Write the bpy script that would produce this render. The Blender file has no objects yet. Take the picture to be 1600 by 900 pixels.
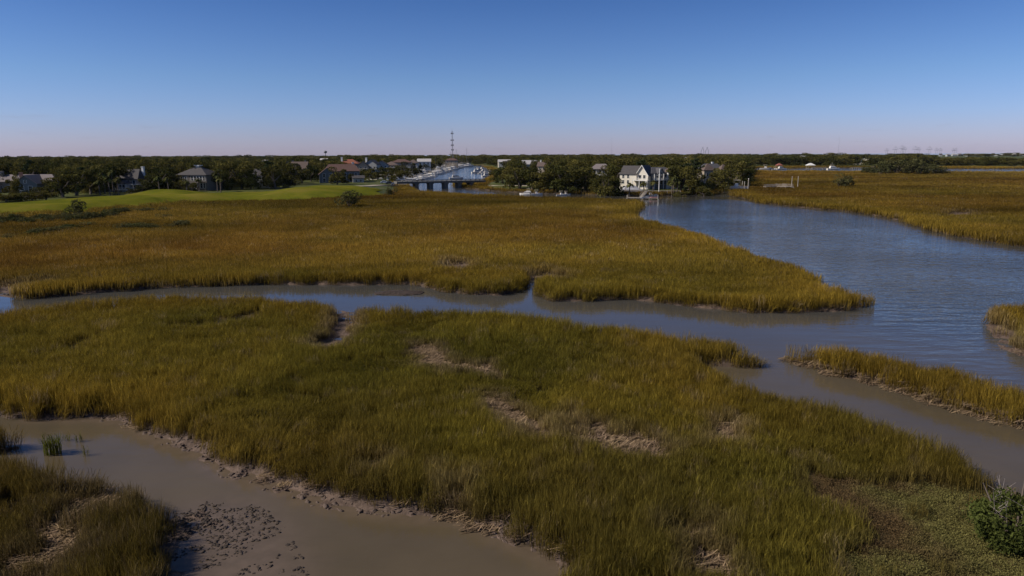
"""Tidal marsh seen from a drone: grass islands, creeks, a river, fairway, houses, bridge and marina."""
SKY_GRADE = [(z, tuple(q / 2 for q in c)) for z, c in ((0, (.94, .87, 1.42)), (.05, (.79, .9, 1.44)), (.1, (.68, .85, 1.27)), (.2, (.44, .65, 1.07)), (.33, (.40, .57, .88)), (.6, (.44, .52, .70)))]   # over two, so that no stop passes 1
SKY_STRENGTH = 0.067
EXPOSURE = 0.25
WATER_DEEP = ((.052, .055, .056), (.068, .068, .066))
WATER_SILT = ((.092, .069, .040), (.118, .088, .052))
G_DENS = 7.0
G_COL = ((.208, .158, .024), (.265, .172, .024), (.155, .080, .016), (.14, .13, .02), (.30, .22, .12))   # olive, gold, rust, green, straw
HAZE = 0.000013
import bpy, math, random
import numpy as np
from mathutils import Matrix, Vector

random.seed(7)
RNG = np.random.default_rng(7)
SC = bpy.context.scene
COL = SC.collection
R = math.radians

# ------------------------------------------------------------------ camera
CAM_H, PITCH, ROLL, F = 16.8, R(11.13), -0.00375, 1066.67          # F in pixels of a 1600 wide frame
cam_d = bpy.data.cameras.new('camera')
cam_d.lens, cam_d.sensor_width, cam_d.clip_end, cam_d.clip_start = 24.0, 36.0, 40000.0, 0.5
cam = bpy.data.objects.new('camera', cam_d)
cam.location = (0, 0, CAM_H)
cam.rotation_euler = (Matrix.Rotation(R(90) - PITCH, 4, 'X') @ Matrix.Rotation(ROLL, 4, 'Z')).to_euler()
COL.objects.link(cam)
SC.camera = cam
CP, SP, CR_, SR_ = math.cos(PITCH), math.sin(PITCH), math.cos(ROLL), math.sin(ROLL)


def P(px, py, z=0.0):
    """where the line of sight through a photo point meets the level z"""
    u, v = (px - 800) / F, (450 - py) / F
    u, v = u * CR_ - v * SR_, u * SR_ + v * CR_
    dz = min(-SP + v * CP, -0.0018)        # never past about 9 km
    t = (z - CAM_H) / dz
    return (u * t, (CP + v * SP) * t, z)


def AT(px, py, d):
    """point at depth d (metres along the ground) seen at a photo point"""
    u, v = (px - 800) / F, (450 - py) / F
    u, v = u * CR_ - v * SR_, u * SR_ + v * CR_
    t = d / (CP + v * SP)
    return (u * t, d, CAM_H + (-SP + v * CP) * t)


# ------------------------------------------------------------------ tags and meshes
def tag(o, label=None, cat=None, group=None, kind=None):
    if label: o['label'] = label
    if cat: o['category'] = cat
    if group: o['group'] = group
    if kind: o['kind'] = kind
    return o


def empty(name, loc, rz=0.0, parent=None):
    o = bpy.data.objects.new(name, None)
    o.empty_display_size = 0.5
    o.location = loc
    o.rotation_euler = (0, 0, rz)
    COL.objects.link(o)
    if parent: o.parent = parent
    return o


def copy_tree(o, parent=None):
    c = o.copy()
    COL.objects.link(c)
    c.parent = parent
    for ch in o.children: copy_tree(ch, c)
    return c


class MB:
    def __init__(s): s.v, s.f, s.mi = [], [], []

    def add(s, vs, fs, M=None, mi=0):
        n = len(s.v)
        s.v += [tuple(M @ Vector(v)) for v in vs] if M is not None else [tuple(v) for v in vs]
        s.f += [tuple(i + n for i in f) for f in fs]
        s.mi += [mi] * len(fs)
        return s

    def box(s, x0, x1, y0, y1, z0, z1, M=None, mi=0):
        vs = [(x, y, z) for z in (z0, z1) for x, y in ((x0, y0), (x1, y0), (x1, y1), (x0, y1))]
        fs = [(3, 2, 1, 0), (4, 5, 6, 7), (0, 1, 5, 4), (1, 2, 6, 5), (2, 3, 7, 6), (3, 0, 4, 7)]
        return s.add(vs, fs, M, mi)

    def bar(s, p, q, r0, r1=None, n=6, M=None, mi=0, caps=True):
        r1 = r0 if r1 is None else r1
        p, q = Vector(p), Vector(q)
        d = (q - p).normalized()
        a = d.cross(Vector((0, 0, 1)))
        a = a.normalized() if a.length > 1e-4 else Vector((1, 0, 0))
        b = d.cross(a)
        vs = []
        for c, r in ((p, r0), (q, r1)):
            for k in range(n):
                t = 2 * math.pi * k / n
                vs.append(tuple(c + a * (r * math.cos(t)) + b * (r * math.sin(t))))
        fs = [(k, (k + 1) % n, n + (k + 1) % n, n + k) for k in range(n)]
        if caps: fs += [tuple(range(n - 1, -1, -1)), tuple(range(n, 2 * n))]
        return s.add(vs, fs, M, mi)

    def path(s, pts, radii, n=6, mi=0):
        for i in range(len(pts) - 1): s.bar(pts[i], pts[i + 1], radii[i], radii[i + 1], n, None, mi)
        return s

    def hip(s, x0, x1, y0, y1, ze, zr, over=0.5, rl=None, M=None, fascia=0.22):
        """hipped roof; rl: ridge length along x (0 = pyramid)"""
        X0, X1, Y0, Y1 = x0 - over, x1 + over, y0 - over, y1 + over
        cx, cy = (x0 + x1) / 2, (y0 + y1) / 2
        w, d = X1 - X0, Y1 - Y0
        if rl is None: rl = max(w - d, 0.6)
        a, b = cx - rl / 2, cx + rl / 2
        vs = [(X0, Y0, ze - fascia), (X1, Y0, ze - fascia), (X1, Y1, ze - fascia), (X0, Y1, ze - fascia),
              (X0, Y0, ze), (X1, Y0, ze), (X1, Y1, ze), (X0, Y1, ze), (a, cy, zr), (b, cy, zr)]
        fs = [(3, 2, 1, 0), (0, 1, 5, 4), (1, 2, 6, 5), (2, 3, 7, 6), (3, 0, 4, 7), (4, 5, 9, 8), (5, 6, 9), (6, 7, 8, 9), (7, 4, 8)]
        return s.add(vs, fs, M)

    def gable(s, x0, x1, y0, y1, ze, zr, axis='x', over=0.5, th=0.22, M=None):
        """two sloping slabs; axis: direction of the ridge"""
        for sg in (-1, 1):
            if axis == 'x':
                cy = (y0 + y1) / 2
                h = (y1 - y0) / 2
                sl = (zr - ze) / h
                ye = cy + sg * (h + over)
                zE = ze - sl * over
                pr = [(cy, zr), (ye, zE), (ye, zE + th), (cy, zr + th)]
                vs = [(x0 - over, a, b) for a, b in pr] + [(x1 + over, a, b) for a, b in pr]
            else:
                cx = (x0 + x1) / 2
                h = (x1 - x0) / 2
                sl = (zr - ze) / h
                xe = cx + sg * (h + over)
                zE = ze - sl * over
                pr = [(cx, zr), (xe, zE), (xe, zE + th), (cx, zr + th)]
                vs = [(a, y0 - over, b) for a, b in pr] + [(a, y1 + over, b) for a, b in pr]
            s.add(vs, [(0, 1, 2, 3), (7, 6, 5, 4), (0, 4, 5, 1), (1, 5, 6, 2), (2, 6, 7, 3), (3, 7, 4, 0)], M)
        return s

    def gable_wall(s, x0, x1, y0, y1, ze, zr, axis='x', M=None):
        """the solid under a gabled roof"""
        if axis == 'x':
            cy = (y0 + y1) / 2
            vs = [(x, a, b) for x in (x0, x1) for a, b in ((y0, ze), (y1, ze), (cy, zr))]
        else:
            cx = (x0 + x1) / 2
            vs = [(a, y, b) for y in (y0, y1) for a, b in ((x0, ze), (x1, ze), (cx, zr))]
        return s.add(vs, [(0, 1, 2), (5, 4, 3), (0, 3, 4, 1), (1, 4, 5, 2), (2, 5, 3, 0)], M)

    def build(s, name, mats, parent=None, smooth=False, loc=None):
        me = bpy.data.meshes.new(name)
        me.from_pydata(s.v, [], s.f)
        for m in (mats if isinstance(mats, (list, tuple)) else [mats]): me.materials.append(m)
        if any(s.mi): me.polygons.foreach_set('material_index', s.mi)
        import bmesh
        b = bmesh.new(); b.from_mesh(me)
        bmesh.ops.recalc_face_normals(b, faces=b.faces)
        b.to_mesh(me); b.free()
        if smooth: me.polygons.foreach_set('use_smooth', [True] * len(me.polygons))
        o = bpy.data.objects.new(name, me)
        COL.objects.link(o)
        if parent: o.parent = parent
        if loc: o.location = loc
        return o


def np_mesh(name, V, faces, mats, attrs=None, smooth=False, link=True):
    """faces: int array (n, 3 or 4)"""
    me = bpy.data.meshes.new(name)
    V = np.asarray(V, np.float32)
    faces = np.asarray(faces, np.int32)
    k = faces.shape[1] if len(faces) else 3
    me.vertices.add(len(V)); me.vertices.foreach_set('co', V.ravel())
    if len(faces):
        me.loops.add(faces.size); me.loops.foreach_set('vertex_index', faces.ravel())
        me.polygons.add(len(faces))
        me.polygons.foreach_set('loop_start', np.arange(0, faces.size, k, dtype=np.int32))
        me.polygons.foreach_set('loop_total', np.full(len(faces), k, np.int32))
        if smooth: me.polygons.foreach_set('use_smooth', np.ones(len(faces), bool))
    for a, (t, d) in (attrs or {}).items():
        at = me.attributes.new(a, t, 'POINT')
        at.data.foreach_set('vector' if t == 'FLOAT_VECTOR' else 'value', np.ascontiguousarray(d, np.int32 if t == 'INT' else np.float32).ravel())
    me.update(calc_edges=True)
    for m in mats: me.materials.append(m)
    o = bpy.data.objects.new(name, me)
    if link: COL.objects.link(o)
    return o


# ------------------------------------------------------------------ noise and polygons on the ground
def _hash(i, j, s):
    n = (i * 374761393 + j * 668265263 + s * 1442695041) & 0xffffffff
    n = ((n ^ (n >> 13)) * 1274126177) & 0xffffffff
    return ((n ^ (n >> 16)) & 0xffff) / 65535.0


def vnoise(x, y, s=0):
    x, y = np.asarray(x, float), np.asarray(y, float)
    i, j = np.floor(x).astype(np.int64), np.floor(y).astype(np.int64)
    fx, fy = x - i, y - j
    fx, fy = fx * fx * (3 - 2 * fx), fy * fy * (3 - 2 * fy)
    a, b, c, d = _hash(i, j, s), _hash(i + 1, j, s), _hash(i, j + 1, s), _hash(i + 1, j + 1, s)
    return (a + (b - a) * fx) * (1 - fy) + (c + (d - c) * fx) * fy


def fbm(x, y, scale, s=0, o=4):
    """about -1..1"""
    v, a, t = 0.0, 1.0, 0.0
    for k in range(o):
        v = v + a * (vnoise(np.asarray(x) / scale + 17.3 * k, np.asarray(y) / scale - 9.1 * k, s + k) * 2 - 1)
        t += a
        a *= 0.5; scale *= 0.5
    return v / t * 1.6


def sstep(a, b, x):
    t = np.clip((x - a) / (b - a), 0, 1)
    return t * t * (3 - 2 * t)


def seg_dist(X, Y, pts, closed=True):
    pts = np.asarray(pts, float)
    n = len(pts)
    D = np.full(X.shape, 1e18)
    for k in range(n if closed else n - 1):
        ax, ay = pts[k][:2]; bx, by = pts[(k + 1) % n][:2]
        dx, dy = bx - ax, by - ay
        L = dx * dx + dy * dy + 1e-12
        t = np.clip(((X - ax) * dx + (Y - ay) * dy) / L, 0, 1)
        D = np.minimum(D, (X - ax - t * dx) ** 2 + (Y - ay - t * dy) ** 2)
    return np.sqrt(D)


def sdf(X, Y, pts):
    """signed distance, positive inside"""
    pts = np.asarray(pts, float)
    n = len(pts)
    ins = np.zeros(X.shape, bool)
    for k in range(n):
        ax, ay = pts[k][:2]; bx, by = pts[(k + 1) % n][:2]
        if ay == by: continue
        c = ((ay > Y) != (by > Y)) & (X < (bx - ax) * (Y - ay) / (by - ay) + ax)
        ins ^= c
    d = seg_dist(X, Y, pts)
    return np.where(ins, d, -d)


def poly(seq, z0=0.0):
    """photo points (px, py[, z]) to ground points"""
    out = []
    for q in seq:
        p = P(q[0], q[1], q[2] if len(q) > 2 else z0)
        out.append((p[0], p[1]))
    return out


# ------------------------------------------------------------------ materials
def new_mat(name):
    m = bpy.data.materials.new(name)
    m.use_nodes = True
    nt = m.node_tree
    b = nt.nodes['Principled BSDF']
    return m, nt, b


def mat(name, rgb, rough=0.7, var=0.18, scale=1.5, bump=0.0, metal=0.0, spec=0.3, streak=None, rnd=0.0):
    m, nt, b = new_mat(name)
    N, L = nt.nodes, nt.links
    tc = N.new('ShaderNodeTexCoord')
    nz = N.new('ShaderNodeTexNoise'); nz.inputs['Scale'].default_value = scale; nz.inputs['Detail'].default_value = 6
    src = tc.outputs['Object']
    if streak:
        mp = N.new('ShaderNodeMapping'); mp.inputs['Scale'].default_value = streak
        L.new(src, mp.inputs['Vector']); src = mp.outputs['Vector']
    L.new(src, nz.inputs['Vector'])
    mr = N.new('ShaderNodeMapRange')
    mr.inputs['From Min'].default_value, mr.inputs['From Max'].default_value = 0.3, 0.7
    mr.inputs['To Min'].default_value, mr.inputs['To Max'].default_value = 1 - var, 1 + var
    L.new(nz.outputs['Fac'], mr.inputs['Value'])
    val = mr.outputs['Result']
    if rnd:
        oi = N.new('ShaderNodeObjectInfo')
        m2 = N.new('ShaderNodeMapRange'); m2.inputs['To Min'].default_value, m2.inputs['To Max'].default_value = 1 - rnd, 1 + rnd
        L.new(oi.outputs['Random'], m2.inputs['Value'])
        mu = N.new('ShaderNodeMath'); mu.operation = 'MULTIPLY'
        L.new(val, mu.inputs[0]); L.new(m2.outputs['Result'], mu.inputs[1]); val = mu.outputs['Value']
    vm = N.new('ShaderNodeVectorMath'); vm.operation = 'SCALE'
    vm.inputs[0].default_value = rgb[:3]
    L.new(val, vm.inputs['Scale'])
    L.new(vm.outputs['Vector'], b.inputs['Base Color'])
    b.inputs['Roughness'].default_value = rough
    b.inputs['Metallic'].default_value = metal
    b.inputs['Specular IOR Level'].default_value = spec
    if bump:
        bp = N.new('ShaderNodeBump'); bp.inputs['Strength'].default_value = bump; bp.inputs['Distance'].default_value = 0.05
        L.new(nz.outputs['Fac'], bp.inputs['Height']); L.new(bp.outputs['Normal'], b.inputs['Normal'])
    return m


def leaf_mat(name, rgb, transl=0.3, rnd=0.3, hue=None, attr=None, pos=0.0):
    """thin leaves: diffuse with some light coming through; attr: colour carried by each instance"""
    m, nt, b = new_mat(name)
    N, L = nt.nodes, nt.links
    N.remove(b)
    out = N['Material Output']
    if attr:
        a = N.new('ShaderNodeAttribute'); a.attribute_type = 'INSTANCER'; a.attribute_name = attr
        h = N.new('ShaderNodeAttribute'); h.attribute_name = 'h'
        mx = N.new('ShaderNodeMix'); mx.data_type = 'RGBA'
        mx.inputs['A'].default_value = (*rgb, 1)
        L.new(h.outputs['Fac'], mx.inputs['Factor']); L.new(a.outputs['Vector'], mx.inputs['B'])
        c = mx.outputs['Result']
        t = N.new('ShaderNodeAttribute'); t.attribute_name = 'tone'
        vm = N.new('ShaderNodeVectorMath'); vm.operation = 'SCALE'
        L.new(c, vm.inputs[0]); L.new(t.outputs['Fac'], vm.inputs['Scale'])
        c = vm.outputs['Vector']
    else:
        oi = N.new('ShaderNodeObjectInfo')
        mx = N.new('ShaderNodeMix'); mx.data_type = 'RGBA'
        mx.inputs['A'].default_value = (*rgb, 1); mx.inputs['B'].default_value = (*(hue or rgb), 1)
        L.new(oi.outputs['Random'], mx.inputs['Factor'])
        t = N.new('ShaderNodeAttribute'); t.attribute_name = 'tone'
        vm = N.new('ShaderNodeVectorMath'); vm.operation = 'SCALE'
        L.new(mx.outputs['Result'], vm.inputs[0]); L.new(t.outputs['Fac'], vm.inputs['Scale'])
        c = vm.outputs['Vector']
    d = N.new('ShaderNodeBsdfDiffuse'); tr = N.new('ShaderNodeBsdfTranslucent'); ms = N.new('ShaderNodeMixShader')
    ms.inputs['Fac'].default_value = transl
    L.new(c, d.inputs['Color']); L.new(c, tr.inputs['Color'])
    L.new(d.outputs['BSDF'], ms.inputs[1]); L.new(tr.outputs['BSDF'], ms.inputs[2])
    L.new(ms.outputs['Shader'], out.inputs['Surface'])
    return m


# ------------------------------------------------------------------ scatter: one object, copies made by geometry nodes (stuff only)
def scatter(name, pts, rot, scl, idx, protos, label, cat, attrs=None):
    """protos: mesh objects that are in no scene collection"""
    c = bpy.data.collections.new(name + '_source')
    for k, p in enumerate(protos):
        p.name = '%s_%02d' % (name, k)            # the collection hands them out in order of name
        c.objects.link(p)
    at = {'rot': ('FLOAT_VECTOR', rot), 'scl': ('FLOAT_VECTOR', scl), 'idx': ('INT', idx)}
    at.update(attrs or {})
    o = np_mesh(name, pts, np.zeros((0, 3), int), [], at)
    g = bpy.data.node_groups.new(name, 'GeometryNodeTree')
    g.interface.new_socket('Geometry', in_out='INPUT', socket_type='NodeSocketGeometry')
    g.interface.new_socket('Geometry', in_out='OUTPUT', socket_type='NodeSocketGeometry')
    N, L = g.nodes, g.links
    gi, go = N.new('NodeGroupInput'), N.new('NodeGroupOutput')
    ci = N.new('GeometryNodeCollectionInfo')
    ci.inputs['Collection'].default_value = c
    ci.inputs['Separate Children'].default_value = True
    ci.inputs['Reset Children'].default_value = True
    ip = N.new('GeometryNodeInstanceOnPoints')
    ip.inputs['Pick Instance'].default_value = True

    def na(n, t):
        a = N.new('GeometryNodeInputNamedAttribute'); a.data_type = t; a.inputs['Name'].default_value = n
        return a.outputs['Attribute']
    L.new(gi.outputs[0], ip.inputs['Points'])
    L.new(ci.outputs[0], ip.inputs['Instance'])
    L.new(na('idx', 'INT'), ip.inputs['Instance Index'])
    L.new(na('rot', 'FLOAT_VECTOR'), ip.inputs['Rotation'])
    L.new(na('scl', 'FLOAT_VECTOR'), ip.inputs['Scale'])
    L.new(ip.outputs[0], go.inputs[0])
    md = o.modifiers.new('scatter', 'NODES')
    md.node_group = g
    tag(o, label, cat, None, 'stuff')
    return o
# ------------------------------------------------------------------ sun and sky
SUN_EL = R(38)
SUN_V = Vector((-0.975, -0.18, 0)).normalized()
SUN_DIR = Vector((SUN_V.x * math.cos(SUN_EL), SUN_V.y * math.cos(SUN_EL), math.sin(SUN_EL)))
sun_d = bpy.data.lights.new('sun', 'SUN')
sun_d.energy, sun_d.angle, sun_d.color = 3.8, R(0.53), (1.0, 0.93, 0.82)
sun = bpy.data.objects.new('sun', sun_d)
sun.rotation_euler = (-SUN_DIR).to_track_quat('-Z', 'Y').to_euler()
sun.location = (0, 0, 60)
COL.objects.link(sun)

W = bpy.data.worlds.new('World')
SC.world = W
W.use_nodes = True
N, L = W.node_tree.nodes, W.node_tree.links
bg = N['Background']
sky = N.new('ShaderNodeTexSky')
sky.sky_type = 'NISHITA'
sky.sun_disc = False
sky.sun_elevation = SUN_EL
sky.sun_rotation = math.atan2(SUN_V.x, SUN_V.y)
sky.altitude, sky.air_density, sky.dust_density, sky.ozone_density = 0, 1.0, 0.3, 4.0
# thin scraps of cloud low over the horizon
tc = N.new('ShaderNodeTexCoord')
mp = N.new('ShaderNodeMapping'); mp.inputs['Scale'].default_value = (9, 9, 95)
L.new(tc.outputs['Generated'], mp.inputs['Vector'])
cn = N.new('ShaderNodeTexNoise'); cn.inputs['Scale'].default_value = 2.2; cn.inputs['Detail'].default_value = 6
L.new(mp.outputs['Vector'], cn.inputs['Vector'])
cr = N.new('ShaderNodeMapRange'); cr.inputs['From Min'].default_value, cr.inputs['From Max'].default_value = 0.64, 0.8
cr.inputs['To Max'].default_value = 0.35
L.new(cn.outputs['Fac'], cr.inputs['Value'])
sx = N.new('ShaderNodeSeparateXYZ'); L.new(tc.outputs['Generated'], sx.inputs[0])
band = N.new('ShaderNodeMapRange'); band.inputs['From Min'].default_value, band.inputs['From Max'].default_value = 0.06, 0.02
L.new(sx.outputs['Z'], band.inputs['Value'])
cm = N.new('ShaderNodeMath'); cm.operation = 'MULTIPLY'
L.new(cr.outputs['Result'], cm.inputs[0]); L.new(band.outputs['Result'], cm.inputs[1])
gr_ = N.new('ShaderNodeValToRGB')          # colour of the air: violet low down, deep blue higher up
el = gr_.color_ramp.elements
el[0].position, el[0].color = 0.0, (*SKY_GRADE[0][1], 1)
el[1].position, el[1].color = SKY_GRADE[-1][0], (*SKY_GRADE[-1][1], 1)
for p_, c_ in SKY_GRADE[1:-1]: el.new(p_).color = (*c_, 1)
L.new(sx.outputs['Z'], gr_.inputs['Fac'])
g2 = N.new('ShaderNodeVectorMath'); g2.operation = 'SCALE'; g2.inputs['Scale'].default_value = 2.0
L.new(gr_.outputs['Color'], g2.inputs[0])
gain = N.new('ShaderNodeVectorMath'); gain.operation = 'MULTIPLY'
L.new(sky.outputs['Color'], gain.inputs[0]); L.new(g2.outputs['Vector'], gain.inputs[1])
mx = N.new('ShaderNodeMix'); mx.data_type = 'RGBA'
mx.inputs['B'].default_value = (3.4, 2.9, 3.3, 1)
L.new(cm.outputs['Value'], mx.inputs['Factor']); L.new(gain.outputs['Vector'], mx.inputs['A'])
L.new(mx.outputs['Result'], bg.inputs['Color'])
bg.inputs['Strength'].default_value = SKY_STRENGTH
vs = SC.view_settings
vs.view_transform, vs.look, vs.gamma, vs.exposure = 'Standard', 'None', 1.0, EXPOSURE
vs.use_curve_mapping = False

# ------------------------------------------------------------------ outlines of land, traced to the ground
Zt = 1.5     # edges that are seen over the tops of the grass
ISLE = poly([(-500, 500, Zt), (-60, 490, Zt), (0, 484, Zt), (60, 475, Zt), (120, 467, Zt), (200, 463, Zt), (300, 459, Zt), (400, 461, Zt), (440, 469, Zt),
             (480, 467, Zt), (515, 474, Zt), (540, 489, 1.0), (552, 487, 1.0), (560, 477, Zt), (600, 476, Zt), (680, 480, Zt), (760, 486, Zt), (840, 493, Zt), (920, 501, Zt),
             (1000, 513, Zt), (1040, 520, Zt), (1100, 527, Zt), (1160, 534, Zt), (1182, 544, Zt), (1192, 562, .5), (1184, 574), (1150, 573),
             (1100, 570), (1072, 566, .3), (1130, 582, Zt), (1180, 601, Zt), (1250, 616, Zt), (1320, 636, Zt), (1400, 661, Zt), (1460, 681, Zt), (1500, 697, Zt),
             (1526, 716, Zt), (1535, 735, .8), (1530, 752), (1516, 769), (1555, 782), (1620, 786), (1800, 795), (2300, 820), (2300, 1900), (700, 1900), (860, 950),
             (900, 893), (840, 866), (780, 846), (745, 823), (700, 813), (640, 809), (570, 801), (500, 786), (450, 771), (400, 753), (350, 736),
             (320, 716), (270, 696), (230, 681), (190, 664), (150, 656), (80, 653), (0, 653), (-100, 651), (-500, 640)])
LOWER = poly([(-500, 720, Zt), (-60, 712, Zt), (0, 706, Zt), (60, 722, Zt), (100, 728, Zt), (150, 734, Zt), (192, 742, Zt), (198, 756, .8), (212, 772, Zt), (255, 782, Zt),
              (288, 796, 1.0), (285, 818), (262, 834), (252, 852), (246, 872), (250, 900), (255, 1000), (240, 1900), (-800, 1900)])
REEF = poly([(-80, 660, Zt), (5, 663, Zt), (24, 680, .8), (26, 699), (8, 708), (-80, 712)])
MAIN = poly([(-900, 474), (-100, 463), (0, 461), (30, 464), (40, 467), (80, 463), (150, 457), (250, 450), (350, 446), (450, 445), (550, 446), (640, 444), (690, 456),
             (740, 460), (780, 462), (812, 455), (824, 440), (845, 436), (862, 440), (842, 449), (836, 460), (858, 470), (900, 471), (970, 468), (1040, 473),
             (1100, 481), (1160, 487), (1250, 489), (1320, 486), (1350, 477), (1366, 468, .8), (1345, 457, Zt), (1300, 447, Zt), (1280, 440, Zt), (1268, 427, Zt),
             (1240, 412, Zt), (1190, 397, Zt), (1130, 378, Zt), (1080, 360, Zt), (1020, 345, Zt), (986, 336, Zt), (981, 331, Zt), (997, 321, 1.0), (1003, 315, 1.2),
             (990, 311, Zt), (940, 309, Zt), (860, 307, Zt), (800, 305, Zt), (740, 303, Zt), (690, 299.5, Zt), (650, 297.5, Zt), (638, 296), (630, 290.5), (620, 286), (630, 281),
             (652, 275), (672, 270), (690, 264.5), (708, 260), (735, 257.5), (752, 258), (766, 264), (776, 270), (770, 280), (755, 284), (735, 286), (716, 288), (712, 291), (718, 293),
             (740, 295), (760, 297.5), (800, 300), (850, 302), (930, 304), (980, 305), (1010, 307), (1060, 304), (1100, 305), (1114, 304), (1120, 299), (1132, 296),
             (1146, 300), (1150, 307), (1200, 318), (1260, 325), (1330, 330), (1400, 342), (1440, 355), (1480, 366), (1540, 376), (1600, 385), (1800, 415), (2700, 500),
             (3000, 272), (1800, 270), (1600, 269, 1), (1480, 269, 1), (1350, 268, 1), (1290, 267.5, 1), (1220, 267.5, 1), (1176, 266, 1), (1172, 263), (1220, 262.4), (1290, 262), (1400, 263),
             (1480, 263.6), (1600, 263.6), (1800, 264), (3000, 266), (3000, 237.6), (-1400, 237.6)])
STRIP = poly([(1240, 548, .9), (1252, 540, Zt), (1290, 538.5, Zt), (1350, 545, Zt), (1400, 555, Zt), (1470, 570, Zt), (1540, 588, Zt), (1600, 607, Zt), (1900, 690, Zt), (1900, 740), (1600, 668),
              (1540, 652), (1480, 634), (1420, 614), (1370, 600), (1300, 584), (1250, 567)])
POINT = poly([(1546, 487, .9), (1555, 479, Zt), (1575, 475, Zt), (1620, 474, Zt), (2000, 480, Zt), (2000, 640), (1640, 566), (1600, 556), (1565, 545), (1548, 520)])
BACKLAND = [(-400, -3), (400, -3), (400, -600), (-400, -600)]
LANDS = [ISLE, LOWER, REEF, MAIN, STRIP, POINT, BACKLAND]
UPLAND = poly([(-900, 372), (-100, 345), (0, 339), (100, 336), (190, 327), (300, 319), (400, 315), (480, 314), (560, 310), (614, 303), (628, 291.5), (616, 286), (627, 280.5),
               (650, 274.3), (671, 269.2), (689, 263.8), (707, 259.4), (735, 256.8), (754, 257), (770, 263), (782, 269), (774, 281), (756, 286), (752, 291), (765, 294.5), (800, 297), (860, 299),
               (940, 301), (1000, 301.5), (1060, 300), (1100, 301), (1108, 298), (1130, 293), (1165, 289), (1174, 284), (1176, 268), (1172, 261), (1290, 260.3), (1480, 260.8),
               (1600, 260.8), (3000, 262), (3000, 237.6), (-1400, 237.6)], 0.8)
GOLF = poly([(-900, 352), (-100, 325), (0, 321), (60, 317), (100, 314), (112, 313), (120, 309.5), (135, 307.5), (165, 308), (200, 303), (240, 301), (330, 300.5), (400, 297), (450, 295),
             (480, 292), (530, 291.5), (585, 293), (602, 297), (596, 302), (560, 307), (480, 311.5), (400, 313), (300, 317), (190, 325), (100, 334), (0, 337), (-100, 344), (-900, 370)], 1.8)
MUDFLAT = poly([(246, 910), (250, 870), (262, 838), (290, 806), (330, 792), (385, 795), (425, 830), (452, 880), (470, 960), (250, 960)])
COVER = poly([(1292, 742), (1320, 737), (1400, 748), (1470, 755), (1516, 762), (1560, 766), (1630, 768), (2300, 830), (2300, 1500), (1420, 1500), (1330, 960), (1296, 880), (1318, 830), (1292, 780)], 0.4)
# bare places in the grass: a slough, wrack lines, mud shoulders
def patch(seq, z0=.2, z1=.55):
    my = sum(q[1] for q in seq) / len(seq)
    return poly([(q[0], q[1], z1 if q[1] > my else z0) for q in seq])


SLOUGH = [poly([(534, 479, .5), (560, 479, .5), (557, 500, .6), (549, 522, .8), (520, 540, 1.1), (488, 536, .8), (512, 512, .3), (526, 495, .3)]),
          patch([(690, 409), (725, 411), (748, 417), (735, 425), (705, 424), (684, 418)]), patch([(826, 430), (850, 425), (892, 434), (882, 441), (850, 439)]),
          poly([(-20, 443), (40, 444), (95, 440), (60, 452), (20, 462), (-20, 462)], .2),
          poly([(1470, 333), (1500, 330), (1535, 335), (1510, 341), (1480, 343)], .3), poly([(1548, 505), (1552, 535), (1600, 553), (1585, 530), (1560, 512)], .2)]
WRACK = [patch(q, .35) for q in (
    [(650, 546), (676, 543), (690, 562), (720, 572), (760, 578), (752, 588), (705, 582), (668, 574), (652, 560)],
    [(760, 630), (775, 633), (790, 645), (820, 655), (850, 660), (862, 676), (850, 688), (822, 672), (790, 660), (765, 647)],
    [(868, 660), (900, 660), (905, 668), (880, 672)], [(930, 672), (950, 680), (985, 690), (1022, 700), (1030, 716), (990, 718), (955, 712), (925, 695)],
    [(678, 752), (700, 764), (722, 778), (742, 790), (746, 806), (722, 800), (700, 784), (684, 768)],
    [(580, 736), (592, 738), (596, 752), (585, 752)], [(1078, 846), (1096, 850), (1115, 872), (1140, 900), (1110, 905), (1085, 880), (1074, 860)],
    [(1115, 672), (1140, 670), (1142, 692), (1118, 690)],
        [(860, 668), (872, 664), (926, 690), (918, 702), (875, 690)])]
WRACK += [patch(q, .3, .8) for q in ([(112, 790), (160, 780), (182, 790), (150, 806), (120, 806)], [(85, 832), (130, 834), (126, 862), (90, 856)], [(0, 880), (50, 883), (52, 910), (0, 910)])]
GAPS = [patch(q, .4, .9) for q in ([(255, 507), (300, 503), (370, 496), (420, 482), (415, 489), (375, 502), (310, 509), (262, 512)],
                              [(90, 540), (160, 528), (175, 533), (110, 548)])]
CREEK_BANK = poly([(1000, 960), (900, 893), (840, 866), (780, 846), (745, 823), (700, 813), (640, 809), (570, 801), (500, 786), (450, 771), (400, 753), (350, 736), (320, 716), (270, 696),
                   (230, 681), (190, 664), (150, 656)])


def land_sd(X, Y):
    r = np.hypot(X, Y)
    sd = np.full(X.shape, -1e9)
    which = np.zeros(X.shape, int)
    for k, q in enumerate(LANDS):
        s = sdf(X, Y, q)
        which = np.where(s > sd, k, which)
        sd = np.maximum(sd, s)
    wob = np.clip(r / 90.0, 0.5, 2.5)
    return sd + wob * (0.45 * fbm(X, Y, 5.0, 3) + 0.25 * fbm(X, Y, 1.4, 8, 3)), which


def patch_sd(X, Y, polys, w=0.7):
    s = np.full(X.shape, -1e9)
    for q in polys: s = np.maximum(s, sdf(X, Y, q))
    return s + w * fbm(X, Y, 1.6, 21, 3)


def bank_width(X, Y):
    d = seg_dist(X, Y, CREEK_BANK, False)
    return np.where(d < 4.0, 0.5 + 0.6 * fbm(X, Y, 4.0, 31, 3), -0.12 + .35 * np.clip(fbm(X, Y, 7.0, 32, 3), 0, 1))


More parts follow.
